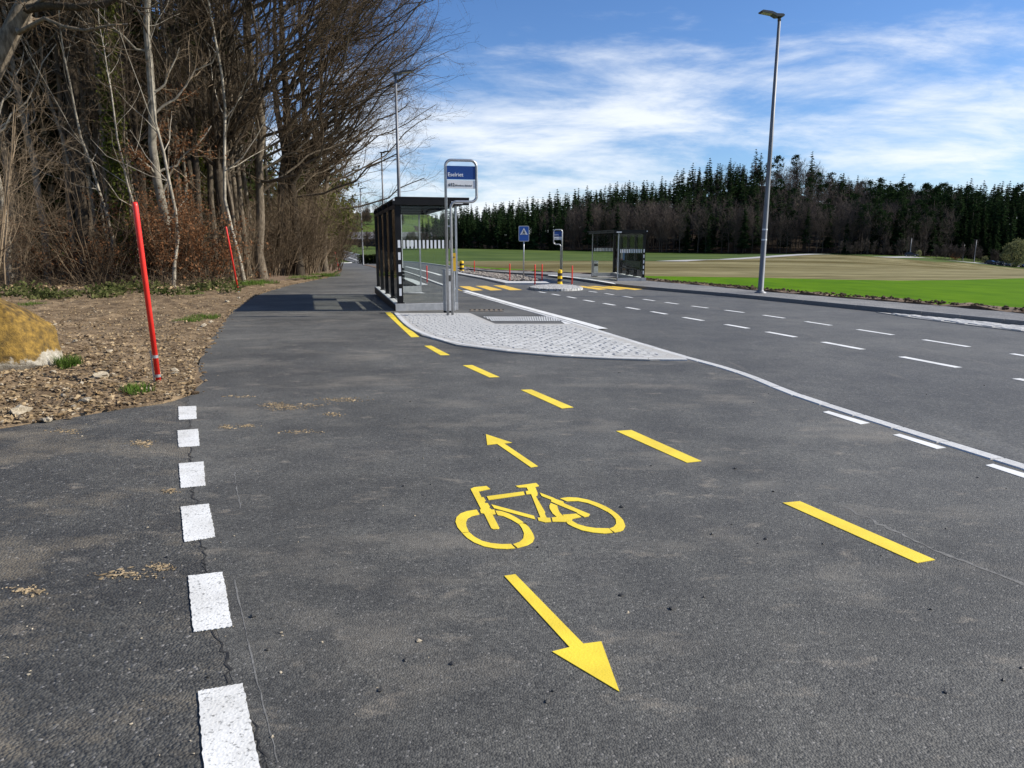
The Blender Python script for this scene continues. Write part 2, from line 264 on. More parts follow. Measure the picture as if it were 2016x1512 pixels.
M['barn_wall'] = mat('barn boards', (0.012, 0.013, 0.018), 0.9, col2=(0.03, 0.03, 0.035), scale=2)
M['tyre'] = mat('tyre rubber', (0.012, 0.012, 0.012), 0.8, col2=(0.02, 0.02, 0.02), scale=10)
M['car_glass'] = mat('car glass', (0.02, 0.025, 0.03), 0.08, col2=(0.03, 0.035, 0.04), scale=2)
M['car_dark'] = mat('dark car paint', (0.008, 0.011, 0.02), 0.25, col2=(0.012, 0.015, 0.026), scale=2)
M['car_silver'] = mat('silver car paint', (0.30, 0.32, 0.36), 0.3, 0.3, col2=(0.36, 0.38, 0.42), scale=2)
M['car_blue'] = mat('blue car paint', (0.01, 0.03, 0.12), 0.25, col2=(0.013, 0.036, 0.14), scale=2)
M['far_road'] = mat('far road surface', (0.30, 0.29, 0.27), 0.9, col2=(0.38, 0.37, 0.35), scale=0.4)

def stubble_mat():
    m = mat('stubble field', (0.090, 0.080, 0.034), 0.95, spec=0.05, col2=(0.30, 0.262, 0.135), scale=0.9, detail=10, bump=0.9, bscale=6, stretch=(0.28, 1.2, 1), fac=(0.33, 0.66))
    nt = m.node_tree; b = nt.nodes['Principled BSDF']; L = nt.links.new; N = nt.nodes.new
    src = b.inputs['Base Color'].links[0].from_socket
    tc = N('ShaderNodeTexCoord'); mp = N('ShaderNodeMapping'); L(tc.outputs['Object'], mp.inputs[0]); mp.inputs['Scale'].default_value = (0.012, 0.05, 1)
    n = N('ShaderNodeTexNoise'); L(mp.outputs[0], n.inputs['Vector']); n.inputs['Scale'].default_value = 1.0; n.inputs['Detail'].default_value = 7
    r = N('ShaderNodeValToRGB'); L(n.outputs['Fac'], r.inputs['Fac']); r.color_ramp.elements[0].position = 0.42; r.color_ramp.elements[1].position = 0.62
    r.color_ramp.elements[0].color = (1, 1, 1, 1); r.color_ramp.elements[1].color = (0.48, 0.44, 0.30, 1)
    x = N('ShaderNodeMix'); x.data_type = 'RGBA'; x.blend_type = 'MULTIPLY'; x.inputs[0].default_value = 1.0; L(src, x.inputs[6]); L(r.outputs[0], x.inputs[7]); L(x.outputs[2], b.inputs['Base Color'])
    return m
M['stubble'] = stubble_mat()

def boulder_mat():
    m = bpy.data.materials.new('mossy boulder'); m.use_nodes = True; nt = m.node_tree; b = nt.nodes['Principled BSDF']; N = nt.nodes.new; L = nt.links.new
    b.inputs['Roughness'].default_value = 0.95
    tc = N('ShaderNodeTexCoord'); geo = N('ShaderNodeNewGeometry'); sx = N('ShaderNodeSeparateXYZ'); L(geo.outputs['Position'], sx.inputs[0])
    n = N('ShaderNodeTexNoise'); L(tc.outputs['Object'], n.inputs['Vector']); n.inputs['Scale'].default_value = 4.5; n.inputs['Detail'].default_value = 8; n.inputs['Roughness'].default_value = 0.65
    mr = N('ShaderNodeMapRange'); L(sx.outputs['Z'], mr.inputs[0]); mr.inputs['From Min'].default_value = -0.10; mr.inputs['From Max'].default_value = 0.26; mr.inputs['To Min'].default_value = -0.35; mr.inputs['To Max'].default_value = 0.20
    ad = N('ShaderNodeMath'); ad.operation = 'ADD'; L(n.outputs['Fac'], ad.inputs[0]); L(mr.outputs[0], ad.inputs[1])
    f = N('ShaderNodeValToRGB'); L(ad.outputs[0], f.inputs['Fac']); f.color_ramp.elements[0].position = 0.42; f.color_ramp.elements[1].position = 0.50
    n2 = N('ShaderNodeTexNoise'); L(tc.outputs['Object'], n2.inputs['Vector']); n2.inputs['Scale'].default_value = 13; n2.inputs['Detail'].default_value = 8; n2.inputs['Roughness'].default_value = 0.7
    moss = N('ShaderNodeValToRGB'); L(n2.outputs['Fac'], moss.inputs['Fac']); moss.color_ramp.elements[0].position = 0.3; moss.color_ramp.elements[1].position = 0.7
    moss.color_ramp.elements[0].color = (0.040, 0.028, 0.008, 1); moss.color_ramp.elements[1].color = (0.34, 0.205, 0.034, 1)
    e = moss.color_ramp.elements.new(0.5); e.color = (0.17, 0.102, 0.018, 1)
    st = N('ShaderNodeValToRGB'); L(n2.outputs['Fac'], st.inputs['Fac']); st.color_ramp.elements[0].position = 0.3; st.color_ramp.elements[1].position = 0.7
    st.color_ramp.elements[0].color = (0.17, 0.145, 0.10, 1); st.color_ramp.elements[1].color = (0.50, 0.46, 0.38, 1)
    n3 = N('ShaderNodeTexNoise'); L(tc.outputs['Object'], n3.inputs['Vector']); n3.inputs['Scale'].default_value = 3.1; n3.inputs['Detail'].default_value = 9; n3.inputs['Roughness'].default_value = 0.7
    dk = N('ShaderNodeValToRGB'); L(n3.outputs['Fac'], dk.inputs['Fac']); dk.color_ramp.elements[0].position = 0.36; dk.color_ramp.elements[1].position = 0.52; dk.color_ramp.elements[0].color = (0.35, 0.33, 0.30, 1)
    mm = N('ShaderNodeMix'); mm.data_type = 'RGBA'; mm.blend_type = 'MULTIPLY'; mm.inputs[0].default_value = 1; L(moss.outputs[0], mm.inputs[6]); L(dk.outputs[0], mm.inputs[7])
    li = N('ShaderNodeValToRGB'); L(n3.outputs['Fac'], li.inputs['Fac']); li.color_ramp.elements[0].position = 0.635; li.color_ramp.elements[1].position = 0.66
    ml = N('ShaderNodeMix'); ml.data_type = 'RGBA'; L(li.outputs[0], ml.inputs[0]); L(mm.outputs[2], ml.inputs[6]); ml.inputs[7].default_value = (0.45, 0.44, 0.41, 1)
    x = N('ShaderNodeMix'); x.data_type = 'RGBA'; L(f.outputs[0], x.inputs[0]); L(st.outputs[0], x.inputs[6]); L(ml.outputs[2], x.inputs[7]); L(x.outputs[2], b.inputs['Base Color'])
    bp = N('ShaderNodeBump'); bp.inputs['Strength'].default_value = 1.0; bp.inputs['Distance'].default_value = 0.03; L(n2.outputs['Fac'], bp.inputs['Height']); L(bp.outputs[0], b.inputs['Normal'])
    return m
M['boulder'] = boulder_mat()

# ------------------------------------------------------------------ mesh helpers
class G:
    """collects vertices and faces (numpy blocks), several material slots"""
    def __init__(s): s.V = []; s.F = []; s.n = 0
    def add(s, V, F, mi=0):
        V = np.asarray(V, float).reshape(-1, 3)
        for f in (F if isinstance(F, list) and len(F) and isinstance(F[0], np.ndarray) else [np.asarray(F, int)]):
            s.F.append((f + s.n, mi))
        s.V.append(V); s.n += len(V); return s
    def box(s, x0, x1, y0, y1, z0, z1, mi=0, rot=None, loc=None):
        V = np.array([(x, y, z) for z in (z0, z1) for y in (y0, y1) for x in (x0, x1)], float)
        if rot is not None: V = V @ np.array(rot).T
        if loc is not None: V = V + np.array(loc)
        return s.add(V, np.array([(0, 2, 3, 1), (4, 5, 7, 6), (0, 1, 5, 4), (2, 6, 7, 3), (0, 4, 6, 2), (1, 3, 7, 5)]), mi)
    def tube(s, pts, rad, n=8, mi=0, cap=True):
        pts = np.asarray(pts, float); rad = np.broadcast_to(np.asarray(rad, float), (len(pts),))
        V, F = tubes(pts[None], rad[None], n); s.add(V, F, mi)
        if cap:
            k = len(pts); b = s.n - k * n
            s.F.append((np.array([[b + n - 1 - i for i in range(n)]]), mi)); s.F.append((np.array([[b + (k - 1) * n + i for i in range(n)]]), mi))
        return s
    def prism(s, poly, y0, y1, mi=0, axis='y'):
        """extrude a 2-D outline (x, z) along y"""
        n = len(poly); V = [(x, y, z) for y in (y0, y1) for x, z in poly]
        s.add(V, np.array([(i, (i + 1) % n, n + (i + 1) % n, n + i) for i in range(n)]), mi)
        b = s.n - 2 * n
        s.F.append((np.array([[b + n - 1 - i for i in range(n)]]), mi)); s.F.append((np.array([[b + n + i for i in range(n)]]), mi)); return s
    def mesh(s, name, mats, smooth=False):
        me = bpy.data.meshes.new(name); V = np.concatenate(s.V)
        sizes = np.concatenate([np.full(len(f), f.shape[1]) for f, _ in s.F]); loops = np.concatenate([f.ravel() for f, _ in s.F])
        me.vertices.add(len(V)); me.vertices.foreach_set('co', V.ravel())
        me.loops.add(len(loops)); me.loops.foreach_set('vertex_index', loops.astype(np.int32))
        me.polygons.add(len(sizes)); st = np.r_[0, np.cumsum(sizes)[:-1]]; me.polygons.foreach_set('loop_start', st.astype(np.int32)); me.polygons.foreach_set('loop_total', sizes.astype(np.int32))
        mi = np.concatenate([np.full(len(f), m) for f, m in s.F]); me.polygons.foreach_set('material_index', mi.astype(np.int32))
        me.polygons.foreach_set('use_smooth', np.full(len(sizes), bool(smooth)))
        me.update(calc_edges=True); me.validate()
        for m in (mats if isinstance(mats, (list, tuple)) else [mats]): me.materials.append(M[m] if isinstance(m, str) else m)
        return me
    def obj(s, name, mats, parent=None, smooth=False): return link(name, s.mesh(name, mats, smooth), parent)

def link(name, me, parent=None, loc=None):
    o = bpy.data.objects.new(name, me); COL.objects.link(o)
    if parent is not None: o.parent = parent
    if loc is not None: o.location = loc
    return o
def thing(name, label, cat, loc=(0, 0, 0), rz=0.0, group=None, scale=None):
    o = bpy.data.objects.new(name, None); COL.objects.link(o); o.location = loc; o.rotation_euler = (0, 0, rz); o.empty_display_size = 0.2
    if scale is not None: o.scale = scale if hasattr(scale, '__len__') else (scale,) * 3
    return tag(o, label, cat, group)
def tag(o, label, cat, group=None):
    o['label'] = label; o['category'] = cat
    if group: o['group'] = group
    return o
def structure(o): o['kind'] = 'structure'; return o
def stuff(o, label=None, cat=None):
    o['kind'] = 'stuff'
    if label: o['label'] = label; o['category'] = cat
    return o
def dup(root, loc, rz=0.0, scale=1.0, label=None, group=None, tilt=(0, 0)):
    r = root.copy(); COL.objects.link(r); r.location = loc; r.rotation_euler = (tilt[0], tilt[1], rz); r.scale = scale if hasattr(scale, '__len__') else (scale,) * 3
    if label: r['label'] = label
    if group: r['group'] = group
    for ch in list(root.children):
        c = ch.copy(); COL.objects.link(c); c.parent = r
        for g in ch.children:
            d = g.copy(); COL.objects.link(d); d.parent = c
    return r

def norm(v): return v / np.maximum(np.linalg.norm(v, axis=-1, keepdims=True), 1e-9)
def tubes(Pm, Rm, n):
    """m paths of k points -> one block of n-sided tubes"""
    m, k, _ = Pm.shape
    tg = np.empty_like(Pm); tg[:, 1:-1] = Pm[:, 2:] - Pm[:, :-2]; tg[:, 0] = Pm[:, 1] - Pm[:, 0]; tg[:, -1] = Pm[:, -1] - Pm[:, -2]; tg = norm(tg)
    main = norm(Pm[:, -1] - Pm[:, 0]); ref = np.where(np.abs(main[:, 2:3]) > 0.8, np.array([[1.0, 0.13, 0]]), np.array([[0.0, 0.1, 1.0]]))
    a = norm(np.cross(tg, ref[:, None])); b = np.cross(tg, a)
    th = np.arange(n) * 2 * math.pi / n
    V = Pm[:, :, None] + Rm[:, :, None, None] * (a[:, :, None] * np.cos(th)[None, None, :, None] + b[:, :, None] * np.sin(th)[None, None, :, None])
    i = np.arange(m)[:, None, None] * k * n; j = np.arange(k - 1)[None, :, None] * n; q = np.arange(n)[None, None, :]; q2 = (q + 1) % n
    f = np.stack([i + j + q, i + j + q2, i + j + n + q2, i + j + n + q], -1).reshape(-1, 4)
    return V.reshape(-1, 3), f

def poly_sheet(name, poly, mat_, zoff=0.0, grid=None, thick=0.0, parent=None, terrain=False, hfun=None):
    """a polygon laid on the road plane or draped on the terrain; optional skirt of depth thick"""
    bm = bmesh.new(); vs = [bm.verts.new((x, y, 0)) for x, y in poly]
    tri = tessellate_polygon([[Vector((x, y, 0)) for x, y in poly]])
    for t in tri:
        try: bm.faces.new([vs[i] for i in t])
        except ValueError: pass
    bmesh.ops.recalc_face_normals(bm, faces=bm.faces)
    if grid:
        xs = [p[0] for p in poly]; ys = [p[1] for p in poly]
        gx = grid if not hasattr(grid, '__len__') else grid[0]; gy = grid if not hasattr(grid, '__len__') else grid[1]
        for ax, lo, hi, g in ((0, min(xs), max(xs), gx), (1, min(ys), max(ys), gy)):
            k = math.ceil(lo / g)
            while k * g < hi:
                co = Vector((k * g, 0, 0)) if ax == 0 else Vector((0, k * g, 0)); no = Vector((1, 0, 0)) if ax == 0 else Vector((0, 1, 0))
                bmesh.ops.bisect_plane(bm, geom=bm.verts[:] + bm.edges[:] + bm.faces[:], plane_co=co, plane_no=no, dist=1e-5); k += 1
    for f in bm.faces:
        f.normal_update()
        if f.normal.z < 0: f.normal_flip()
    bnd = [e for e in bm.edges if e.is_boundary]
    co = np.array([v.co[:2] for v in bm.verts]); z = T(co[:, 0], co[:, 1]) if terrain else -SLOPE * co[:, 1]
    for v, zz in zip(bm.verts, z):
        v.co.z = zz + zoff + (hfun(v.co.x, v.co.y) if hfun else 0.0)
    if thick:
        r = bmesh.ops.extrude_edge_only(bm, edges=bnd)
        for v in [g for g in r['geom'] if isinstance(g, bmesh.types.BMVert)]: v.co.z -= thick
        bmesh.ops.recalc_face_normals(bm, faces=bm.faces)
        if sum(f.normal.z for f in bm.faces) < 0:
            for f in bm.faces: f.normal_flip()
    me = bpy.data.meshes.new(name); bm.to_mesh(me); bm.free(); me.materials.append(M[mat_]); 
    return link(name, me, parent)

def px(pts, h=0.0): return [P(u, v, h) for u, v in pts]
def resample(pl, step):
    pl = np.array(pl, float); s = np.r_[0, np.cumsum(np.linalg.norm(np.diff(pl, axis=0), axis=1))]
    n = max(2, int(s[-1] / step) + 1); q = np.linspace(0, s[-1], n)
    return np.c_[np.interp(q, s, pl[:, 0]), np.interp(q, s, pl[:, 1])]
def smooth_line(pl, it=2):
    pl = [np.array(p, float) for p in pl]
    for _ in range(it):
        o = [pl[0]]
        for a, b in zip(pl[:-1], pl[1:]): o += [a * 0.75 + b * 0.25, a * 0.25 + b * 0.75]
        pl = o + [pl[-1]]
    return np.array(pl)
def offset(pl, d):
    pl = np.array(pl, float); t = np.gradient(pl, axis=0); t = norm(t); return pl + np.c_[-t[:, 1], t[:, 0]] * d
def strip(a, b): return [tuple(p) for p in a] + [tuple(p) for p in b[::-1]]

# ------------------------------------------------------------------ ground, road, paths
def build_ground():
    xs = np.unique(np.r_[np.linspace(-3000, -420, 10), np.arange(-420, 480, 15), np.linspace(480, 3000, 10)]); ys = np.unique(np.r_[-200, -60, np.arange(0, 620, 15), np.linspace(620, 4000, 14)])
    X, Y = np.meshgrid(xs, ys); Z = T(X, Y) - 0.09
    w = len(xs); h = len(ys); i = np.arange(h - 1)[:, None] * w + np.arange(w - 1)[None]
    g = G().add(np.stack([X, Y, Z], -1), np.stack([i, i + 1, i + w + 1, i + w], -1).reshape(-1, 4))
    return structure(g.obj('ground', 'grass', smooth=True))
GROUND = build_ground()

KL = smooth_line(px([(735, 517), (760, 524), (800, 536), (830, 546), (865, 560), (905, 573), (1000, 601), (1130, 637.5), (1190, 656), (1240, 671.5), (1300, 690), (1360, 708), (1425, 724.5), (1492, 747), (1561, 777), (1634, 801.5), (1760, 842), (1900, 886), (2016, 922), (2300, 1012), (2700, 1138)]), 2)
KR = smooth_line([at(640, 492, 260)[:2], at(719, 497.5, 180)[:2]] + px([(801, 513), (895, 528), (960, 536), (1016, 540.5), (1050, 541.5), (1078, 543.5), (1110, 548), (1154, 555), (1213, 563.5), (1290, 571.5), (1400, 580.5), (1500, 590), (1725, 613), (1900, 631), (2016, 643), (2300, 671), (2900, 735)]), 2)
KLfar = [at(560, 492, 262)[:2], at(672, 505, 170)[:2], at(706, 513, 105)[:2]]
road_left = np.array([tuple(p) for p in KLfar] + [tuple(p) for p in KL])
ROAD = structure(poly_sheet('road', strip(road_left, offset(KR, 0.0)), 'road', 0.0, grid=(40, 20), terrain=True))

JOINT = px([(525, 1512), (500, 1450), (455, 1340), (425, 1240), (398, 1080), (384, 990), (376, 900), (372, 830), (368, 792)])
d0 = (np.array(JOINT[0]) - np.array(JOINT[1])); d0 = d0 / np.linalg.norm(d0); JOINT = [tuple(np.array(JOINT[0]) + d0 * 9)] + JOINT
VERGE = smooth_line(px([(383, 778), (388, 730), (400, 695), (425, 655), (465, 605), (500, 584), (560, 564), (620, 552.5), (655, 545), (668, 538), (673, 531)]), 2)
path_far = [tuple(at(668, 521, 84)[:2]), tuple(at(664, 514, 105)[:2]), tuple(at(690, 512.5, 108)[:2])]
kl_path = offset(KL, 0.02)     # left side of the kerb strip
path_poly = JOINT + [tuple(p) for p in VERGE] + path_far + [tuple(p) for p in kl_path]
path_poly += [(kl_path[-1][0] - 1, -9.0)]
PATH = structure(poly_sheet('cycle_path', path_poly, 'path', 0.02, grid=(40, 20), terrain=True, thick=0.08))
soil_edge = px([(380, 780), (340, 794), (250, 808), (120, 830), (0, 846), (-200, 880), (-700, 960)])
SIDE = structure(poly_sheet('side_path', [JOINT[-1]] + soil_edge + [(-14, -9), JOINT[0]] + JOINT[1:-1], 'side', 0.019, thick=0.08))

def flat(name, pts, m, parent, zoff=0.0235, thick=0.003, label=None):
    o = poly_sheet(name, pts, m, zoff, thick=thick, parent=parent, terrain=True)
    if label: o['label'] = label
    return o
# white square blocks along the joint
for q in [[(351, 800), (386, 799), (387, 824), (352, 826)], [(349, 847), (390, 844), (393, 877), (352, 880)], [(352, 912), (401, 908), (404, 955), (356, 960)],
          [(356, 997), (411, 991), (424, 1056), (363, 1066)], [(370, 1133), (438, 1125), (457, 1232), (381, 1243)], [(390, 1360), (478, 1344), (518, 1540), (404, 1556)]]:
    pts = px(q, 0.025); out = []
    for a, b in zip(pts, pts[1:] + pts[:1]):
        for k in range(30):
            t = k / 30; out.append((a[0] + (b[0] - a[0]) * t + (random.uniform(-.0025, .0025) if k else 0), a[1] + (b[1] - a[1]) * t + (random.uniform(-.0025, .0025) if k else 0)))
    flat('white_block', out, 'white_rough', PATH, 0.0245, 0.003)
# crack along the joint and the straight scratch beside it
def ribbon(name, line, w, m, parent, zoff, jit=0.0):
    line = resample(line, 0.035) if jit else np.array(line)
    if jit: line = line + RNG.normal(0, jit, line.shape)
    ww = w * (RNG.uniform(0.3, 1.3, len(line)) if jit else np.ones(len(line)))
    t = norm(np.gradient(line, axis=0)); nn = np.c_[-t[:, 1], t[:, 0]]
    a = line + nn * ww[:, None] / 2; b = line - nn * ww[:, None] / 2; k = len(line)
    V = np.r_[np.c_[a, T(a[:, 0], a[:, 1]) + zoff], np.c_[b, T(b[:, 0], b[:, 1]) + zoff]]
    i = np.arange(k - 1); g = G().add(V, np.stack([i, i + k, i + k + 1, i + 1], -1)); return g.obj(name, m, parent)
ribbon('crack', JOINT[1:], 0.009, 'joint', PATH, 0.0212, 0.012)
M['chalk'] = mat('scratch line', (0.09, 0.088, 0.082), 0.9, col2=(0.18, 0.177, 0.165), scale=40)
ribbon('scratch', px([(462, 1150), (480, 1230), (502, 1330), (530, 1440), (548, 1512)]), 0.006, 'chalk', PATH, 0.0211, 0.0015)
ribbon('scratch', px([(462, 935), (466, 970), (474, 1008)]), 0.008, 'chalk', PATH, 0.0211, 0.003)
ribbon('scratch', px([(1660, 1005), (1760, 1052), (1850, 1095), (2016, 1160), (2200, 1240)]), 0.028, 'chalk', PATH, 0.0211, 0.006)
# yellow dashes
for q in [[(758, 615), (769, 614.6), (825.6, 663), (809.4, 663.5)], [(835.3, 680.4), (849, 680), (885.6, 698.6), (867.4, 699)], [(911.2, 718.9), (929.8, 718.2), (983.4, 741.8), (963.5, 742.5)],
          [(1025.2, 767), (1046.5, 766.4), (1129, 801.5), (1106, 803.5)], [(1213, 848), (1243, 846), (1381, 907), (1352, 910)], [(1541, 989), (1575, 986), (1841, 1101), (1806, 1107)], [(2150, 1230), (2195, 1226), (2700, 1420), (2655, 1430)]]:
    flat('yellow_dash', px(q, 0.025), 'yellow', PATH)
c4 = lambda pts: [(860 + x / 5.04, 820 + y / 5.04) for x, y in pts]
ar1 = flat('direction_arrow', px(c4([(487, 172), (745, 256), (668, 264), (1003, 490), (932, 500), (597, 268), (500, 278)]), 0.025), 'yellow', PATH, label='short yellow arrow painted above the bicycle symbol')
ar2 = flat('direction_arrow', px([(960 + x / 5.04, 1100 + y / 5.04) for x, y in [(165, 165), (275, 149), (950, 838), (1128, 815), (1308, 1312), (640, 915), (815, 872)]], 0.025), 'yellow', PATH, label='long yellow arrow painted below the bicycle symbol')
# bicycle symbol, stencil pieces traced and laid on the path
def ell_arc(c, r0, r1, a0, a1, rot, n=18):
    o = []
    for k in range(n + 1):
        a = math.radians(a0 + (a1 - a0) * k / n); o.append((a, r1))
    for k in range(n, -1, -1):
        a = math.radians(a0 + (a1 - a0) * k / n); o.append((a, r0))
    return [(c[0] + r * math.cos(a), c[1] + r * math.sin(a)) for a, r in o]
BIKE = bpy.data.objects.new('bicycle_symbol', None); COL.objects.link(BIKE); BIKE.parent = PATH; BIKE['label'] = 'yellow bicycle symbol painted on the path between two arrows'
bike = {
 'handlebar': [[(335, 715), (370, 698), (492, 686), (528, 714), (415, 738), (445, 800), (462, 795), (485, 830), (470, 838), (480, 855), (505, 855), (525, 890), (515, 900), (545, 920), (570, 920), (585, 965), (552, 968), (620, 1100), (605, 1112), (560, 1114), (540, 1104), (470, 960), (438, 955), (428, 920), (440, 918)]],
 'frame_tube': [[(495, 788), (860, 740), (872, 772), (515, 824)], [(540, 868), (965, 982), (978, 1018), (570, 906)], [(1022, 752), (1165, 806), (1180, 815), (1255, 840), (1262, 858), (1518, 965), (1505, 985), (1465, 993), (1392, 955), (1390, 948), (1205, 872), (1130, 838), (1140, 825), (1040, 785)],
                [(1140, 998), (1260, 985), (1250, 970), (1385, 960), (1432, 992), (1345, 1010), (1340, 1030), (1270, 1042), (1150, 1040)]],
 'saddle_post': [[(780, 685), (985, 656), (1015, 684), (975, 694), (1000, 755), (998, 780), (980, 785), (1075, 945), (1070, 960), (1090, 1000), (1125, 1002), (1135, 1042), (1075, 1046), (1010, 1030), (1000, 1000), (1028, 998), (935, 765), (890, 768), (882, 738), (910, 732), (890, 700), (815, 702)]],
 'wheel_segment': [[(185, 1040), (195, 995), (235, 958), (300, 935), (395, 920), (423, 965), (340, 985), (305, 1005), (290, 1040), (293, 1085), (318, 1140), (250, 1148), (205, 1095)],
                   [(582, 930), (640, 935), (720, 962), (800, 1005), (860, 1045), (805, 1058), (740, 1020), (660, 985), (605, 975)],
                   [(815, 1063), (865, 1052), (915, 1095), (955, 1160), (968, 1200), (950, 1240), (895, 1272), (800, 1298), (757, 1262), (820, 1240), (858, 1205), (865, 1155), (845, 1105)],
                   [(255, 1155), (322, 1145), (375, 1190), (450, 1230), (540, 1252), (640, 1262), (735, 1260), (778, 1302), (690, 1310), (580, 1305), (470, 1285), (370, 1245), (300, 1200)],
                   [(1222, 808), (1300, 797), (1400, 802), (1500, 822), (1600, 855), (1680, 890), (1735, 922), (1685, 938), (1600, 895), (1500, 855), (1400, 835), (1290, 838)],
                   [(1690, 938), (1740, 926), (1800, 970), (1850, 1025), (1870, 1080), (1850, 1120), (1815, 1135), (1765, 1145), (1712, 1108), (1755, 1090), (1780, 1060), (1775, 1015), (1740, 975)],
                   [(1280, 1035), (1340, 1030), (1400, 1065), (1490, 1090), (1580, 1103), (1705, 1105), (1748, 1148), (1660, 1157), (1550, 1147), (1440, 1125), (1350, 1088), (1300, 1062)],
                   [(1130, 855), (1195, 880), (1203, 915), (1220, 950), (1255, 985), (1190, 992), (1150, 958), (1120, 910), (1117, 880)]]}
for nm, polys in bike.items():
    for q in polys: flat(nm, px(c4(q), 0.025), 'yellow', BIKE)
# white dashes beside the kerb
for q in [[(1620, 810.5), (1631, 808.5), (1712, 832), (1694, 834.5)], [(1758, 855.4), (1771, 853.4), (1862, 880.5), (1844, 883)], [(1940, 915), (1955, 912.5), (2090, 953), (2068, 957)]]:
    flat('white_dash', px(q, 0.025), 'white', PATH)

# kerb strip between path and road, stone by stone
def kerb_stones(line, w, z0, z1, parent, step, name='kerb_stone', gap=0.008, m='kerb'):
    pl = resample(line, step)
    t = norm(np.gradient(pl, axis=0)); nn = np.c_[-t[:, 1], t[:, 0]]
    for i in range(len(pl) - 1):
        g0, g1 = gap / step, 1 - gap / step; a, b = pl[i] * (1 - g0) + pl[i + 1] * g0, pl[i] * (1 - g1) + pl[i + 1] * g1
        na, nb = nn[i], nn[i + 1]; ins = 0.008; V = []
        c = (a + b) / 2; dz = random.uniform(-.002, .002)
        for off, z in ((0, z0), (0, z1 - ins), (ins, z1)):
            for p, n_, sg in ((a, na, -1), (b, nb, -1), (b, nb, 1), (a, na, 1)):
                q = p + n_ * sg * (w / 2 - off) + (c - p) * (off / max(step, .1)); V.append((q[0], q[1], tz(q[0], q[1]) + z + dz))
        g = G().add(V, np.array([(8, 9, 10, 11)] + [(4 * l + k, 4 * l + (k + 1) % 4, 4 * l + 4 + (k + 1) % 4, 4 * l + 4 + k) for l in (0, 1) for k in range(4)]))
        g.obj(name, m, parent)
near = np.array([p for p in KL if p[1] < 27])
kerb_stones(offset(near, -0.045), 0.12, -0.05, 0.029, ROAD, 0.45)
ribbon('road_joint', offset(near, -0.125), 0.03, 'joint', ROAD, 0.004)
ribbon('road_joint', offset(near[-60:], 0.03), 0.010, 'joint', ROAD, 0.0245)
# white band along the platform edge
bl = np.array([p for p in resample(KL, 0.3) if 13.0 < p[1] < 27])
poly_sheet('edge_band', strip(offset(bl, 0.06), offset(bl, 0.26)), 'white', 0.0255, thick=0.004, parent=PATH, terrain=True)
farl = np.array([p for p in KL if p[1] >= 27])
kerb_stones(offset(farl, -0.05), 0.18, -0.05, 0.06, ROAD, 1.0, gap=0.01)

# pavement on the far side, with its raised kerb
fe = px([(2900, 700), (2300, 641), (2016, 617.5), (1900, 606.5), (1800, 598), (1700, 590), (1600, 582), (1500, 573.5), (1400, 563.5), (1320, 557), (1272, 552.5), (1195, 541.5), (1110, 537), (1040, 534.5), (960, 531.5), (880, 522)], 0.1)
kr = np.array([p for p in KR if p[1] < 80])
PAVE = structure(poly_sheet('pavement', [tuple(p) for p in offset(kr, 0.16)] + fe, 'pavement', 0.105, thick=0.15, terrain=True))
kerb_stones(offset(np.array([p for p in KR if p[1] < 60]), 0.08), 0.155, -0.05, 0.108, PAVE, 1.0, gap=0.006, m='kerb_shade')
kerb_stones(offset(np.array([p for p in KR if 60 <= p[1]]), 0.1), 0.22, -0.05, 0.10, ROAD, 3.0, gap=0.006)
# platform guidance stripe opposite
sp = px([(1078, 542), (1115, 545.5), (1160, 550.5), (1213, 559.5), (1207, 556.5), (1162, 549), (1118, 544.2), (1080, 541)], 0.11)
flat('platform_stripe', sp, 'white', PAVE, 0.111, 0.004)
# sett paving strip along the far kerb
sg = px([(1725, 615.5), (1850, 626.5), (2016, 643.5), (2300, 672.5), (2600, 703), (2600, 726), (2300, 688), (2016, 654), (1900, 640), (1800, 627)])
flat('sett_bed', sg, 'mortar', ROAD, 0.018, 0.017)
def inside(p, poly):
    x, y = p; c = False
    for (x1, y1), (x2, y2) in zip(poly, poly[1:] + poly[:1]):
        if (y1 > y) != (y2 > y) and x < (x2 - x1) * (y - y1) / (y2 - y1) + x1: c = not c
    return c
def paver_mesh(a, b, h):
    i = 0.007; g = G(); V = [(x, y, 0) for x, y in ((0, 0), (a, 0), (a, b), (0, b))] + [(x, y, h - i * .7) for x, y in ((0, 0), (a, 0), (a, b), (0, b))] + [(x, y, h) for x, y in ((i, i), (a - i, i), (a - i, b - i), (i, b - i))]
    return g.add(V, np.array([(8, 9, 10, 11)] + [(4 * l + k, 4 * l + (k + 1) % 4, 4 * l + 4 + (k + 1) % 4, 4 * l + 4 + k) for l in (0, 1) for k in range(4)])).mesh('paver', 'paver')
ax = np.array(P(1160, 592.4)) - np.array(P(1658, 680.6)); ax = ax / np.linalg.norm(ax); RD_ANG = math.atan2(ax[1], ax[0])       # road direction
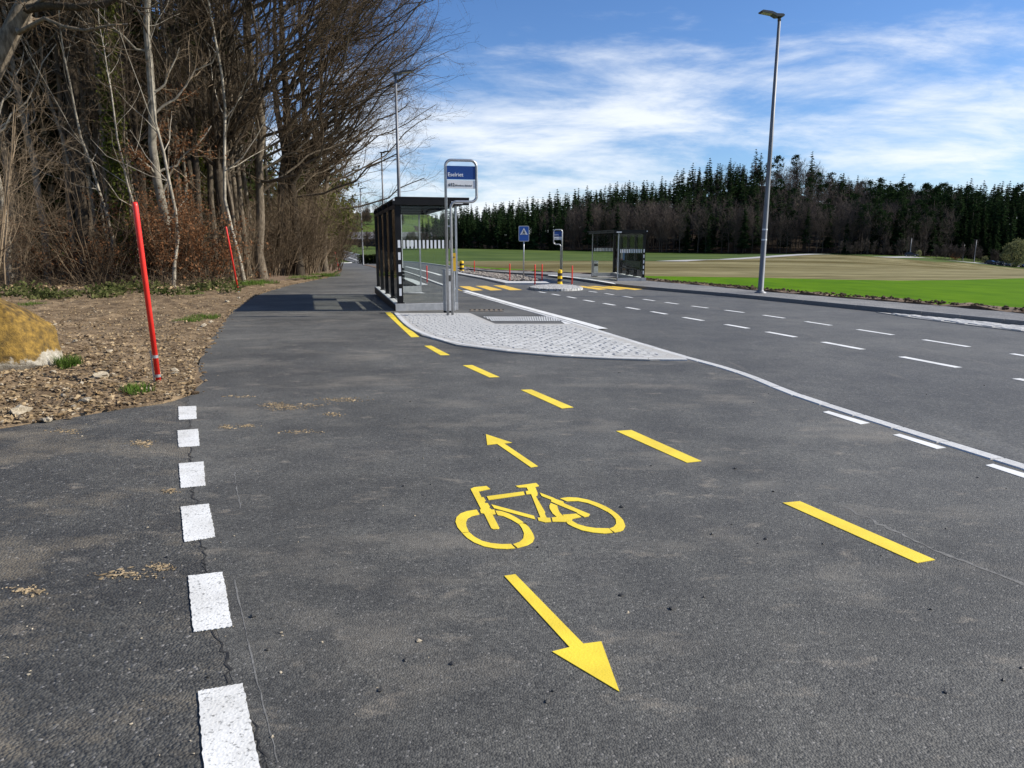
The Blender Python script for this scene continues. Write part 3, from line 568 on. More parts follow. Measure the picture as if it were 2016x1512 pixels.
def lay(poly, a, b, gap, h, z0, parent, limit, name='paver', ang=RD_ANG - math.pi / 2, stag=0.5, m='paver', rgap=0.007):
    """running-bond stones: the nearest as objects, the rest joined"""
    ca, sa = math.cos(ang), math.sin(ang); me = [paver_mesh(a + random.uniform(-.008, .008), b + random.uniform(-.0025, .0025), h) for _ in range(5)]
    q = [(p[0] * ca + p[1] * sa, -p[0] * sa + p[1] * ca) for p in poly]; sp = []
    u0, u1 = min(p[0] for p in q), max(p[0] for p in q); v0, v1 = min(p[1] for p in q), max(p[1] for p in q)
    r = 0; v = v0
    while v < v1:
        u = u0 - (stag * (a + gap) if r % 2 else 0) + random.uniform(-.02, .02)
        while u < u1:
            cc = [(u, v), (u + a, v), (u + a, v + b), (u, v + b)]; w = [(x * ca - y * sa, x * sa + y * ca) for x, y in cc]
            if all(inside(k, poly) for k in w): sp.append(w[0])
            u += a + gap
        v += b + rgap; r += 1
    sp.sort(key=lambda p: p[1]); R = np.array([[ca, -sa], [sa, ca]])
    for k, (x, y) in enumerate(sp[:limit]):
        o = link(name, random.choice(me), parent, (x, y, -SLOPE * y + z0 + random.uniform(-.004, .004))); o.rotation_euler = (random.uniform(-.012, .012) - SLOPE * ca, random.uniform(-.012, .012) + SLOPE * sa, ang + random.uniform(-.02, .02))
    if len(sp) > limit:
        g = G()
        for x, y in sp[limit:]:
            m0 = random.choice(me); V = np.array([v.co for v in m0.vertices]); V[:, :2] = V[:, :2] @ R.T
            V = V + np.array([x, y, -SLOPE * y + z0 + random.uniform(-.004, .004)]); g.add(V, np.array([list(p.vertices) for p in m0.polygons]))
        stuff(g.obj(name + '_field', m, parent))
    return len(sp)
lay(sg, 0.11, 0.20, 0.014, 0.03, 0.0, ROAD, 120, 'sett', rgap=.014)

# the paved tip of the bus platform
island = px([(779, 617), (925, 617), (950, 628), (975, 638.5), (1128, 638.5), (1190, 657.5), (1240, 673), (1300, 691.5), (1352, 707.5), (1280, 709.5), (1200, 707), (1100, 702), (1000, 693), (900, 680), (832, 661), (798, 641)], 0.03)
ISL = structure(poly_sheet('stone_pavement', island, 'mortar', 0.042, thick=0.02))
inner = px([(787, 619), (922, 619), (946, 628.5), (972, 640.5), (1127, 640.5), (1188, 659), (1240, 674.5), (1300, 693), (1335, 704.5), (1280, 706), (1200, 703.3), (1100, 698), (1003, 689.3), (906, 676.5), (842, 659), (808, 640)], 0.03)
print('pavers', lay(inner, 0.16, 0.11, 0.013, 0.03, 0.018, ISL, 298))
rim = smooth_line(px([(780, 617), (802, 641), (836, 660.5), (903, 678.5), (1002, 691.3), (1100, 700.2), (1200, 705.5), (1280, 708), (1352, 708)], 0.03), 2)
kerb_stones(offset(rim, 0.0), 0.11, -0.03, 0.046, ISL, 0.5, name='rim_stone', gap=0.003)
for q in ([(796, 546), (812, 549.5), (843, 560.5), (797, 560.5)], [(797, 566), (815, 571), (838, 577.5), (797, 576)]): flat('platform_slab', px(q, .025), 'kerb', PATH, 0.026, 0.006)
# tactile field in front of the shelter, and a gully cover
tact = px([(950, 623), (1094, 623), (1106, 631.8), (968, 631.8)], 0.025)
for r in range(5):
    for c in range(30):
        s, t = (c + 0.25 + (0.5 if r % 2 else 0)) / 30.5, (r + 0.1) / 5
        def bl_(s, t): 
            a, b, c_, d = [np.array(k) for k in tact]; return (a * (1 - s) + b * s) * (1 - t) + (d * (1 - s) + c_ * s) * t
        flat('tactile_bar', [tuple(bl_(s, t)), tuple(bl_(s + .02, t)), tuple(bl_(s + .02, t + .15)), tuple(bl_(s, t + .15))], 'white', PATH, 0.0255, 0.004)
flat('white_dash', px([(1104, 631.5), (1118, 631.5), (1128, 637), (1112, 637.2)], 0.025), 'white', PATH)
M['rust'] = mat('rusty iron', (0.07, 0.05, 0.035), 0.8, col2=(0.22, 0.18, 0.13), scale=30)
gx, gy = P(960, 611.5, 0.02); g = G()
for k in range(7): g.box(-.42 + k * .12, -.36 + k * .12, -.22, .22, 0, .012)
g.box(-.46, .40, -.26, -.22, 0, .012); g.box(-.46, .40, .22, .26, 0, .012)
o = g.obj('gully_cover', 'rust', PATH); o.location = (gx, gy, -SLOPE * gy + .021)

# lane dashes
def dash(u, v, ln, w, ang, m='white', parent=None, name='lane_dash'):
    x, y = P(u, v); c, s = math.cos(ang), math.sin(ang)
    flat(name, [(x + a * c - b * s, y + a * s + b * c) for a, b in ((-ln / 2, -w / 2), (ln / 2, -w / 2), (ln / 2, w / 2), (-ln / 2, w / 2))], m, parent or ROAD, 0.004, 0.003)
R1 = [(1067, 575.5), (1094, 580.2), (1125, 585.6), (1159, 592.4), (1199, 599.1), (1245.5, 607.2), (1297, 616), (1364, 628), (1450, 642.6), (1537, 658.5), (1658, 680.6), (1828, 712.7), (2080, 761)]
R2 = [(1167, 574.5), (1199, 579), (1235, 584.6), (1277, 590.7), (1322, 597), (1377, 604.5), (1445, 613), (1523, 623.5), (1610, 636.8), (1722, 654), (1861, 675.7), (2050, 706)]
for R in (R1, R2):
    pw = [np.array(P(*q)) for q in R]
    for i, q in enumerate(R):
        a = pw[max(0, i - 1)]; b = pw[min(len(R) - 1, i + 1)]; ang = math.atan2(b[1] - a[1], b[0] - a[0]); sp_i = np.linalg.norm(b - a) / (min(len(R) - 1, i + 1) - max(0, i - 1))
        dash(*q, sp_i * (0.50 if i < 9 else 0.55), 0.115 if R is R1 else 0.10, ang)
# zebra crossing
for q in [[(903.6, 563.8), (924, 563.8), (951, 571.4), (929, 572.6)], [(935.7, 562.9), (957, 562.9), (989, 571), (966, 572)], [(971, 562), (993, 562), (1028, 571), (1004, 571.5)], [(866, 564.5), (889, 564.5), (911, 573), (890, 573)],
          [(1130, 563.3), (1145, 563), (1195, 569.2), (1178, 570.8)], [(1157, 563.3), (1172, 563), (1232, 569.2), (1215, 570.8)], [(1187.7, 563.7), (1204, 563.3), (1267, 569.2), (1249, 571)]]:
    flat('crossing_bar', px(q), 'orange_yellow', ROAD, 0.005, 0.003)

# edge line and far road lines seen through the shelter
el = smooth_line([at(799, 522.5, 76)[:2], at(830, 529, 60)[:2], at(855, 535, 51)[:2], at(868, 540, 46)[:2]], 2)
ribbon('edge_line', el, 0.25, 'white', ROAD, 0.005)
ribbon('centre_line', [at(686, 497.5, 172)[:2], at(708, 503.5, 138)[:2]], 0.3, 'white', ROAD, 0.01)
bow = smooth_line([at(656, 512.5, 104)[:2], at(672, 512, 104)[:2], at(686, 510.8, 106)[:2], at(691, 509.5, 109)[:2]], 2)
kerb_stones(bow, 0.3, -0.05, 0.10, ROAD, 1.2, gap=0.01)

# dirt strip, crop, stubble, meadow sheets beyond the pavement
def rough(a, s): 
    a = resample(a, 0.6); return a + RNG.normal(0, s, a.shape)
soil_in = rough(fe, 0.03); soil_out = rough(offset(np.array(fe), -0.6), 0.12)
def hump(x, y): return 0.09 + 0.10 * mnoise.noise(Vector((x * 1.3, y * 1.3, 3)))
EDGE_SOIL = structure(poly_sheet('soil_strip', strip(soil_in, soil_out), 'litter', 0.05, hfun=hump, thick=0.12, terrain=True))
STRIP_LINE = np.array(fe)
crop_far = px([(2900, 532), (2300, 541), (2016, 547.5), (1880, 551), (1770, 552), (1650, 550), (1500, 546.5), (1400, 545), (1270, 543), (1195, 539), (1110, 534), (1040, 530.5), (960, 526.5), (880, 519)])
CROP = structure(poly_sheet('crop_field', [tuple(p) for p in offset(np.array(fe), -0.42)] + crop_far[::-1], 'crop', -0.01, grid=20, terrain=True))
st_far = [at(880, 510.5, 138), at(1000, 512, 135), at(1150, 513.5, 128), at(1270, 514.5, 118), at(1350, 515.5, 112), at(1420, 511.5, 162), at(1500, 507.2, 178), at(1600, 503.2, 195), at(1650, 502.3, 198), at(1700, 504, 200), at(1800, 511, 215), at(1900, 519.5, 236), at(2016, 528.5, 250), at(2300, 541, 262)]
STUB = structure(poly_sheet('stubble_field', crop_far[::-1] + [(210, 80)] + [tuple(p[:2]) for p in st_far[::-1]], 'stubble', -0.02, grid=12, terrain=True))
trk = [at(1320, 516.5, 112), at(1420, 511.3, 166), at(1500, 507, 182), at(1600, 503, 200), at(1660, 502, 208), at(1793, 508.5, 243), at(1900, 518, 260), at(2016, 527, 272), at(2300, 540, 285)]
tl = smooth_line([p[:2] for p in trk], 2)
FARR = structure(poly_sheet('far_road', strip(offset(tl, 2.4), offset(tl, -2.4)), 'far_road', 0.03, grid=12, terrain=True))
# verge strip left of the road, beyond the shelter
vg = [at(713, 516, 86), at(728, 519.5, 76), at(746, 525, 63), at(752, 525, 63), at(740, 520, 76), at(724, 516, 86)]
poly_sheet('verge_grass', [tuple(p[:2]) for p in vg], 'litter', 0.05, thick=0.06, terrain=True)['kind'] = 'structure'

# ------------------------------------------------------------------ soil verge and forest floor
def fbm(x, y, s): return mnoise.fractal(Vector((x * s, y * s, 1.7)), 0.9, 2.1, 5)
def verge_h(x, y):
    dl = min((x - p[0]) ** 2 + (y - p[1]) ** 2 for p in EDGE_PTS) ** 0.5
    return 0.006 + min(1, dl / 0.8) * (0.05 + 0.09 * max(-0.5, fbm(x, y, 0.9)) + 0.035 * fbm(x, y, 4.0)) + min(0.5, max(0, dl - 2) * 0.028) * 0.6
EDGE_PTS = [tuple(p) for p in resample(soil_edge[::-1] + [tuple(p) for p in VERGE], 0.6)]
back = px([(655, 543), (620, 549), (560, 558), (470, 569), (300, 580), (150, 588), (0, 596), (-300, 604), (-900, 615)])
vin = resample(soil_edge[:1] + [tuple(p) for p in VERGE], 0.25); vin = vin + RNG.normal(0, 0.045, vin.shape)
sin_ = resample(soil_edge[::-1], 0.2); sin_ = sin_ + RNG.normal(0, 0.045, sin_.shape)
VSOIL = structure(poly_sheet('soil_verge', [tuple(p) for p in sin_] + [tuple(p) for p in vin[1:]] + back, 'soil', 0.02, grid=0.22, hfun=verge_h, thick=0.12))
floor_poly = back + [(-60, 10), (-90, 60), (-60, 110), tuple(at(640, 515, 105)[:2]), tuple(at(664, 522, 82)[:2]), tuple(P(671, 531))]
def floor_h(x, y): return 0.10 + 0.12 * fbm(x, y, 0.35)
FLOOR = structure(poly_sheet('forest_floor', floor_poly, 'litter', 0.02, grid=1.5, hfun=floor_h, terrain=True))
def gz(x, y): return -SLOPE * y + 0.02 + verge_h(x, y)

# (small solids)
def rock_mesh(name, m, sub=1, jag=0.25, seed=0, sc=(1, 1, 0.6)):
    bm = bmesh.new(); bmesh.ops.create_icosphere(bm, subdivisions=sub, radius=1.0)
    for v in bm.verts:
        n = mnoise.noise(v.co * 1.3 + Vector((seed * 7.1, seed * 3.3, 0))); v.co *= 1 + jag * n * 1.6
        v.co = Vector((v.co.x * sc[0], v.co.y * sc[1], v.co.z * sc[2]))
    me = bpy.data.meshes.new(name); bm.to_mesh(me); bm.free(); me.materials.append(M[m]); return me
def scatter_rocks(name, pts, sizes, m, parent=None, jag=0.4, sc=(1, 1, 0.6), smooth=False):
    """many tiny lumps in one mesh"""
    ico = rock_mesh('t', m, 1, 0.0, 0, (1, 1, 1)); V0 = np.array([v.co for v in ico.vertices]); F0 = np.array([list(p.vertices) for p in ico.polygons]); bpy.data.meshes.remove(ico)
    n = len(pts); k = len(V0); pts = np.array(pts); sz = np.array(sizes)
    th = RNG.uniform(0, 6.28, n); D = RNG.uniform(1 - jag, 1 + jag, (n, k, 1)); st = RNG.uniform(0.6, 1.4, (n, 1, 3)) * np.array(sc)
    V = V0[None] * D * st; c, s_ = np.cos(th)[:, None], np.sin(th)[:, None]
    V = np.stack([V[..., 0] * c - V[..., 1] * s_, V[..., 0] * s_ + V[..., 1] * c, V[..., 2]], -1) * sz[:, None, None] + pts[:, None]
    F = (F0[None] + np.arange(n)[:, None, None] * k).reshape(-1, 3)
    return G().add(V.reshape(-1, 3), F).obj(name, m, parent, smooth)
def in_verge(n, bias=2.0):
    poly = soil_edge[::-1] + [tuple(p) for p in VERGE] + back; out = []
    while len(out) < n:
        u = random.uniform(-30, 640); v = 545 + 300 * random.random() ** bias
        p = P(u, v)
        if inside(p, poly): out.append(p)
    return out
cl = in_verge(5200, 1.2)
cl += [(p[0] + random.gauss(-.02, .05), p[1] + random.gauss(.03, .05)) for p in list(vin) * 5 + list(sin_) * 6]
pts = [(x, y, gz(x, y) + 0.004) for x, y in cl]
stuff(scatter_rocks('soil_clods', pts, [min(0.07, random.lognormvariate(-4.45, 0.5)) for _ in pts], 'clod'), 'brown clods of dug soil covering the verge beside the path', 'soil')
cl = in_verge(1300, 1.2); pts = [(x, y, gz(x, y) + 0.006) for x, y in cl]
M['chip'] = mat('brownish chips', (0.16, 0.12, 0.075), 0.9, col2=(0.44, 0.37, 0.26), scale=5, detail=2)
stuff(scatter_rocks('gravel_chips', pts, [min(0.05, random.lognormvariate(-4.5, 0.5)) for _ in pts], 'chip', sc=(1.2, 0.8, 0.5)), 'small pale stone chips mixed into the brown verge soil', 'gravel')
# leaves and straw flecks lying on the verge
def leaf_quads(C, size, up=None, asp=0.6, flat_=0.0):
    n = len(C); a = norm(RNG.normal(size=(n, 3))); b = RNG.normal(size=(n, 3))
    if flat_ > 0: a[:, 2] *= (1 - flat_); b[:, 2] *= (1 - flat_); a = norm(a)
    b = norm(b - a * (a * b).sum(1, keepdims=True)); s = (np.broadcast_to(size, (n,)) * RNG.uniform(0.6, 1.35, n))[:, None]
    V = np.stack([C + a * s, C + b * s * asp, C - a * s, C - b * s * asp], 1).reshape(-1, 3)
    return V, np.arange(4 * n).reshape(-1, 4)
cl = in_verge(7000, 1.3); C = np.array([(x, y, gz(x, y) + 0.02) for x, y in cl])
M['dry_leaf'] = leaf_mat('pale dry leaves', (0.20, 0.135, 0.07), (0.46, 0.35, 0.21), 0.1, 0.2, 9)
g = G().add(*leaf_quads(C, 0.024, flat_=0.75)); stuff(g.obj('dry_leaves', 'dry_leaf'), 'dry pale leaves and straw strewn over the soil verge', 'leaves')

pts = []; sl = resample(STRIP_LINE, 0.05)
for _ in range(4200):
    i = random.randrange(len(sl) - 1); o_ = offset(sl[i:i + 2], -random.uniform(.05, .68))[0]
    if o_[1] < 36: pts.append((o_[0], o_[1], tz(*o_) + .13 + random.uniform(0, .06)))
M['dark_clod'] = mat('dark field soil', (0.030, 0.021, 0.013), 0.95, spec=0.1, col2=(0.12, 0.088, 0.056), scale=5)
stuff(scatter_rocks('field_clods', pts, [min(.08, random.lognormvariate(-3.6, .4)) for _ in pts], 'dark_clod'), 'dark clods of turned soil between the pavement and the green crop', 'soil')
# stones lying about one by one
rocks = [rock_mesh('stone', 'pale_stone', 2, 0.5, k, (1.2, 0.8, 0.55)) for k in range(5)]
for (u, v, s) in [(268, 710, .075), (200, 752, .10), (160, 762, .05), (40, 822, .13), (170, 806, .07), (95, 835, .05), (225, 748, .045), (138, 640, .05), (110, 650, .04), (150, 690, .045), (400, 648, .07), (415, 640, .06), (448, 600, .09), (470, 590, .08), (106, 748, .06), (292, 784, .05), (216, 668, .05), (130, 598, .05), (15, 608, .05), (345, 742, .04)]:
    x, y = P(u, v); o = link('stone', random.choice(rocks), None, (x, y, gz(x, y) + s * 0.2)); s *= .75; o.scale = (s,) * 3; o.rotation_euler = (random.uniform(-.3, .3), random.uniform(-.3, .3), random.uniform(0, 6))
    tag(o, 'pale loose stone lying on the brown soil verge', 'stone', 'pale stones on the verge')
for (u, v, ln, a, lab) in [(120, 672, .26, 0.1, 'short pale stick lying flat right of the boulder'), (212, 768, .22, 1.0, 'pale stick lying slantwise below the tall red pole'), (100, 591, .9, 0.15, 'long dark twig lying at the back of the soil verge'), (222, 745, .15, -1.1, 'thin grey twig stuck in the dug soil by the red pole')]:
    x, y = P(u, v); g = G(); n = 6
    g.tube([(ln * (k / (n - 1) - .5), 0.03 * math.sin(k * 2.1) * ln, 0.02 * math.sin(k)) for k in range(n)], [0.008 * (1.2 - k / n) + .004 for k in range(n)], 6)
    o = g.obj('stick', 'twig_pale' if 'pale' in lab else 'twig_dark'); o.location = (x, y, gz(x, y) + 0.035); o.rotation_euler = (0, random.uniform(-.06, .06), a); tag(o, lab, 'stick')
# mossy boulder
bm = bmesh.new(); bmesh.ops.create_icosphere(bm, subdivisions=6, radius=1.0)
BCUT = [(Vector(c).normalized(), k) for c, k in (((.8, -.5, .35), .74), ((.2, -.9, .25), .70), ((.5, .1, .85), .72), ((-.3, -.3, .9), .78), ((.95, .3, .0), .80), ((.45, -.75, -.5), .72), ((.75, -.2, .62), .78))]
for v in bm.verts:
    p = v.co.copy(); n = p.normalized()
    d = 0.20 * mnoise.noise(p * 1.1 + Vector((3, 1, 5))) + 0.10 * mnoise.noise(p * 2.7) + 0.05 * mnoise.noise(p * 5.3) + 0.026 * mnoise.noise(p * 11) + 0.014 * mnoise.noise(p * 24)
    d -= 0.05 * max(0, 1 - abs(mnoise.noise(p * 1.7 + Vector((9, 2, 2)))) * 9)
    p = p + n * d
    for cn, cd in BCUT:
        e_ = p.dot(cn) - cd - 0.03 * mnoise.noise(p * 4.0)
        if e_ > 0: p = p - cn * e_ * 0.88
    k = 1.0 if p.z > -0.1 else max(.86, 1.0 + (p.z + .1) * .4)
    v.co = Vector((p.x * 0.98 * k, p.y * 0.80 * k, (p.z if p.z > -0.5 else -0.5 + (p.z + .5) * .2) * 0.86))
me = bpy.data.meshes.new('boulder'); bm.to_mesh(me); bm.free(); me.materials.append(M['boulder'])
for p in me.polygons: p.use_smooth = True
bx, by = P(-42, 738); bo = link('boulder', me, None, (bx, by, gz(bx, by) + 0.26)); bo.rotation_euler = (0.05, 0.10, 0.5); tag(bo, 'large boulder with golden moss on a pale rock foot', 'boulder')

# grass tufts
def tuft_mesh(n, h, r, name='tuft'):
    g = G(); b = RNG.uniform(-1, 1, (n, 2)) * r; a = RNG.uniform(0, 6.28, n); L = h * RNG.uniform(0.5, 1.2, n); le = RNG.uniform(0.1, 0.7, n)
    base = np.c_[b, np.zeros(n)]; d = np.c_[np.cos(a), np.sin(a), np.zeros(n)]; s = np.c_[-np.sin(a), np.cos(a), np.zeros(n)] * 0.0035
    mid = base + d * (L * le * .35)[:, None] + np.array([0, 0, 1]) * (L * .6)[:, None]; tip = base + d * (L * le)[:, None] + np.array([0, 0, 1]) * (L * (1 - le * .3))[:, None]
    V = np.stack([base - s, base + s, mid + s * .8, mid - s * .8, tip], 1).reshape(-1, 3); i = np.arange(n)[:, None] * 5
    return g.add(V, [i + np.array([[0, 1, 2, 3]]), i + np.array([[3, 2, 4]])]).mesh(name, 'grass_blade')
tm = [tuft_mesh(380, 0.17, 0.13), tuft_mesh(220, 0.10, 0.12), tuft_mesh(420, 0.11, 0.30)]
for (u, v, k, s, lab, grp) in [(137, 735, 0, 1.0, 'green grass tuft growing at the foot of the mossy boulder', None), (270, 787, 1, 1.0, 'small yellow green grass tuft at the asphalt edge below the red pole', None),
                          (400, 632, 2, 1.0, 'low patch of green grass on the soil verge', 'grass patches on the verge'), (372, 640, 2, .8, None, None), (60, 610, 2, 1.0, None, None), (220, 578, 2, 1.3, None, None), (240, 575, 2, 1.1, None, None), (375, 585, 2, 1.4, None, None), (395, 575, 2, 1.3, None, None), (490, 566, 2, 2.0, None, None), (515, 562, 2, 2.0, None, None), (600, 551, 2, 2.4, None, None), (640, 545.5, 2, 2.4, None, None), (500, 563, 2, 2.2, None, None)]:
    x, y = P(u, v); o = link('grass_tuft', tm[k], None, (x, y, gz(x, y) - 0.01)); o.scale = (s,) * 3; o.rotation_euler = (0, 0, random.uniform(0, 6))
    tag(o, lab or 'low patch of green grass on the soil verge', 'grass', None if k < 2 else 'grass patches on the verge')

# dirt and straw dropped on the asphalt
def on_path(x, y, h=0.022): return (x, y, -SLOPE * y + h)
pts = []; sz = []
for (u, v, n, su, sv) in [(565, 806, 150, 22, 3), (670, 791, 130, 24, 2.5), (655, 820, 40, 10, 2), (280, 878, 60, 12, 3), (447, 846, 40, 8, 2), (486, 843, 45, 9, 1.5), (475, 785, 30, 18, 1.2), (595, 855, 50, 22, 2.0), (335, 973, 30, 8, 2), (540, 800, 60, 14, 2), (60, 1172, 40, 20, 4), (250, 1140, 50, 30, 5), (320, 1125, 40, 14, 4), (130, 853, 40, 16, 3), (610, 802, 40, 20, 2)]:
    for _ in range(n * 2):
        x, y = P(random.gauss(u, su), random.gauss(v, sv)); pts.append(on_path(x, y)); sz.append(random.lognormvariate(-5.5, 0.45))
stuff(scatter_rocks('straw_dirt', pts, sz, 'drift', sc=(1.4, 0.8, 0.4)), 'crumbs of straw coloured dirt dropped on the dark asphalt', 'dirt')
pts = []; sz = []
for _ in range(230):
    u = random.uniform(-50, 1700); v = 660 + 852 * random.random() ** 0.9; x, y = P(u, v)
    if u < 420 + 900 * random.random() ** 2.2: pts.append(on_path(x, y)); sz.append(min(0.011, random.lognormvariate(-5.7, 0.45)))
stuff(scatter_rocks('loose_grit', pts, sz, 'pale_stone', sc=(1, 1, 0.6)), 'tiny loose grit stones scattered over the asphalt', 'grit')
pts = []; sz = []
for _ in range(90):
    u = random.uniform(300, 2016); v = 600 + 800 * random.random() ** 1.1; x, y = P(u, v); pts.append(on_path(x, y, .022)); sz.append(min(0.016, random.lognormvariate(-5.3, 0.4)))
stuff(scatter_rocks('asphalt_crumbs', pts, sz, 'joint', sc=(1, 1, 0.7)), 'black asphalt crumbs lying on the road and path', 'grit')

# ------------------------------------------------------------------ red poles, bollards, signs
def red_pole(label, u, v, h, r, lean=(0, 0), stake=False, verge=True, zoff=0.0, group=None):
    x, y = P(u, v); z = gz(x, y) - 0.02 if verge else tz(x, y) + zoff
    t = thing('marker_pole', label, 'pole', (x, y, z), 0, group); top = (lean[0], lean[1], h)
    lp = lambda k: (top[0] * k, top[1] * k, h * k)
    g = G().tube([lp(-0.02), lp(0.98), lp(1.0)], [r, r, r * 0.8], 14); g.obj('shaft', 'red', t, True)
    if stake:
        for k in (0.045, 0.155): G().tube([lp(k - .008), lp(k + .008)], r * 1.12, 14).obj('clamp', 'steel', t)
        G().tube([(-r * 1.45, -.01, -0.05), (-r * 1.45 + lean[0] * .19, -.01, h * 0.19)], 0.009, 8).obj('stake', 'steel', t)
    else:
        G().tube([lp(-0.01), lp(0.03)], r * 1.25, 12).obj('socket', 'steel', t)
    return t
red_pole('tall thick red snow pole clamped to a steel stake beside the boulder', 313, 757, 1.93, 0.028, (-0.06, 0.0), True)
red_pole('slim red snow pole leaning at the verge before the shelter shadow', 470, 578, 2.3, 0.030, (-0.27, 0.0))
red_pole('distant red snow pole at the path bend beside the twiggy bushes', 668, 533, 1.55, 0.035, (-0.30, 0.0))
ISLAND_Z = 0.10
def bollard(u, v, h, w, label):
    x, y = P(u, v); t = thing('bollard', label, 'bollard', (x, y, tz(x, y) + ISLAND_Z))
    for k in range(5):
        z0, z1 = h * k / 5, h * (k + 1) / 5; c = 'boll_y' if k % 2 == 0 else 'ink'
        G().tube([(0, 0, z0 + .001), (0, 0, z1 - .001)], [w / 2 * (1.0 - .02 * k), w / 2 * (1.0 - .02 * k - .02)], 16).obj('band', c, t, False)
    G().tube([(0, 0, h), (0, 0, h + .02)], [w / 2 * .9, w / 2 * .6], 16).obj('cap', 'boll_y', t)
    G().tube([(0, 0, -.02), (0, 0, .03)], [w * .62, w * .6], 16).obj('base', 'boll_y', t)
    return t

def mound(name, label_poly, m, h, parent=None):
    pl = np.array(label_poly); c = pl.mean(0); n = len(pl); g = G(); V = []
    rings = [(1.0, -0.03), (1.0, h * 0.72), (0.97, h * 0.84), (0.72, h * 0.97), (0.4, h)]
    for s, z in rings:
        for p in pl: q = c + (p - c) * s; V.append((q[0], q[1], tz(*q) + z))
    V.append((c[0], c[1], tz(*c) + h)); F = [(r * n + k, r * n + (k + 1) % n, (r + 1) * n + (k + 1) % n, (r + 1) * n + k) for r in range(len(rings) - 1) for k in range(n)]
    b = (len(rings) - 1) * n; g.add(V, [np.array(F), np.array([(b + k, b + (k + 1) % n, len(V) - 1) for k in range(n)])]); return g.obj(name, m, parent)
def sett_mat():
    m = mat('island setts', (0.36, 0.36, 0.35), 0.85, col2=(0.52, 0.52, 0.50), scale=5, bump=0.0)
    nt = m.node_tree; b = nt.nodes['Principled BSDF']; N = nt.nodes.new; L = nt.links.new; src = b.inputs['Base Color'].links[0].from_socket
    tc = N('ShaderNodeTexCoord'); v = N('ShaderNodeTexVoronoi'); v.feature = 'DISTANCE_TO_EDGE'; v.inputs['Scale'].default_value = 6.0; L(tc.outputs['Object'], v.inputs['Vector'])
    r = N('ShaderNodeValToRGB'); L(v.outputs['Distance'], r.inputs['Fac']); r.color_ramp.elements[0].position = 0.03; r.color_ramp.elements[1].position = 0.09; r.color_ramp.elements[0].color = (0.4, 0.39, 0.37, 1)
    x = N('ShaderNodeMix'); x.data_type = 'RGBA'; x.blend_type = 'MULTIPLY'; x.inputs[0].default_value = 1; L(src, x.inputs[6]); L(r.outputs[0], x.inputs[7]); L(x.outputs[2], b.inputs['Base Color'])
    bp = N('ShaderNodeBump'); bp.inputs['Strength'].default_value = 0.8; bp.inputs['Distance'].default_value = 0.03; L(r.outputs[0], bp.inputs['Height']); L(bp.outputs[0], b.inputs['Normal']); return m
M['sett_top'] = sett_mat()
i1 = smooth_line(px([(1041, 569), (1052, 566.2), (1075, 564), (1103, 563.4), (1130, 565.5), (1151, 570), (1140, 572.2), (1110, 573.6), (1070, 573.2), (1050, 571.8), (1041, 569)]), 2)[:-1]
ISLE1 = structure(mound('traffic_island', i1, 'sett_top', 0.12))
# long gravel island behind the crossing
front = P(995, 560.5); fr = P(1080, 560.5)
i2 = smooth_line([P(995, 560.2), P(1003, 558), P(1076, 557.8), P(1083, 560.2), P(1062, 555.5), P(1050, 550.5), P(1020, 547), P(975, 541.5), P(930, 536.5), P(903, 533), P(890, 534), P(902, 538), P(940, 545.5), P(995, 560.2)], 1)[:-1]
ISLE2 = structure(mound('gravel_island', np.array([P(995, 560.4), P(1082, 560.4), P(1068, 555.0), P(1052, 550.5), P(1020, 546.5), P(975, 541.2), P(930, 536.2), P(903, 532.5), P(893, 534.5), P(902, 541), P(950, 550)]), 'kerb', 0.11))
gp = [P(1004, 557.5), P(1070, 557.5), P(1060, 554), P(1046, 550.3), P(1018, 547.3), P(975, 542.4), P(932, 537.6), P(905, 534), P(899, 535.5), P(907, 539.5), P(955, 548.3)]
pts = []; sz = []
while len(pts) < 2600:
    p = P(random.uniform(895, 1075), random.uniform(533, 558.5))
    if inside(p, gp): pts.append((p[0], p[1], tz(*p) + 0.115 + random.uniform(0, .05))); sz.append(random.uniform(.035, .085))
M['gravel'] = mat('island gravel', (0.11, 0.095, 0.08), 0.9, col2=(0.36, 0.32, 0.28), scale=9, detail=2)
stuff(scatter_rocks('island_gravel', pts, sz, 'gravel', ISLE2))
bollard(1102, 564.5, 0.60, 0.21, 'yellow and black banded bollard on the cobbled traffic island')
bollard(909, 538, 0.75, 0.32, 'yellow and black banded bollard at the far end of the gravel island')
rp = dict(verge=False, zoff=0.10)
red_pole('red marker post left of the banded bollard on the cobbled island', 1053, 565.5, 0.85, 0.028, **rp)
red_pole('red marker post right of the banded bollard on the cobbled island', 1126, 565.5, 0.80, 0.028, **rp)
red_pole('red marker post on the gravel island before the blue crossing sign', 1003.5, 557.5, 0.82, 0.028, **rp)
red_pole('red marker post on the gravel island tip right of the blue crossing sign', 1067, 557.5, 0.80, 0.028, **rp)
red_pole('red marker post in the gravel close to the far banded bollard', 934, 540, 0.80, 0.03, **rp)
red_pole('red marker post standing on the platform edge behind the shelter glass', 841, 559, 0.80, 0.026, (0, 0), False, False, 0.04)

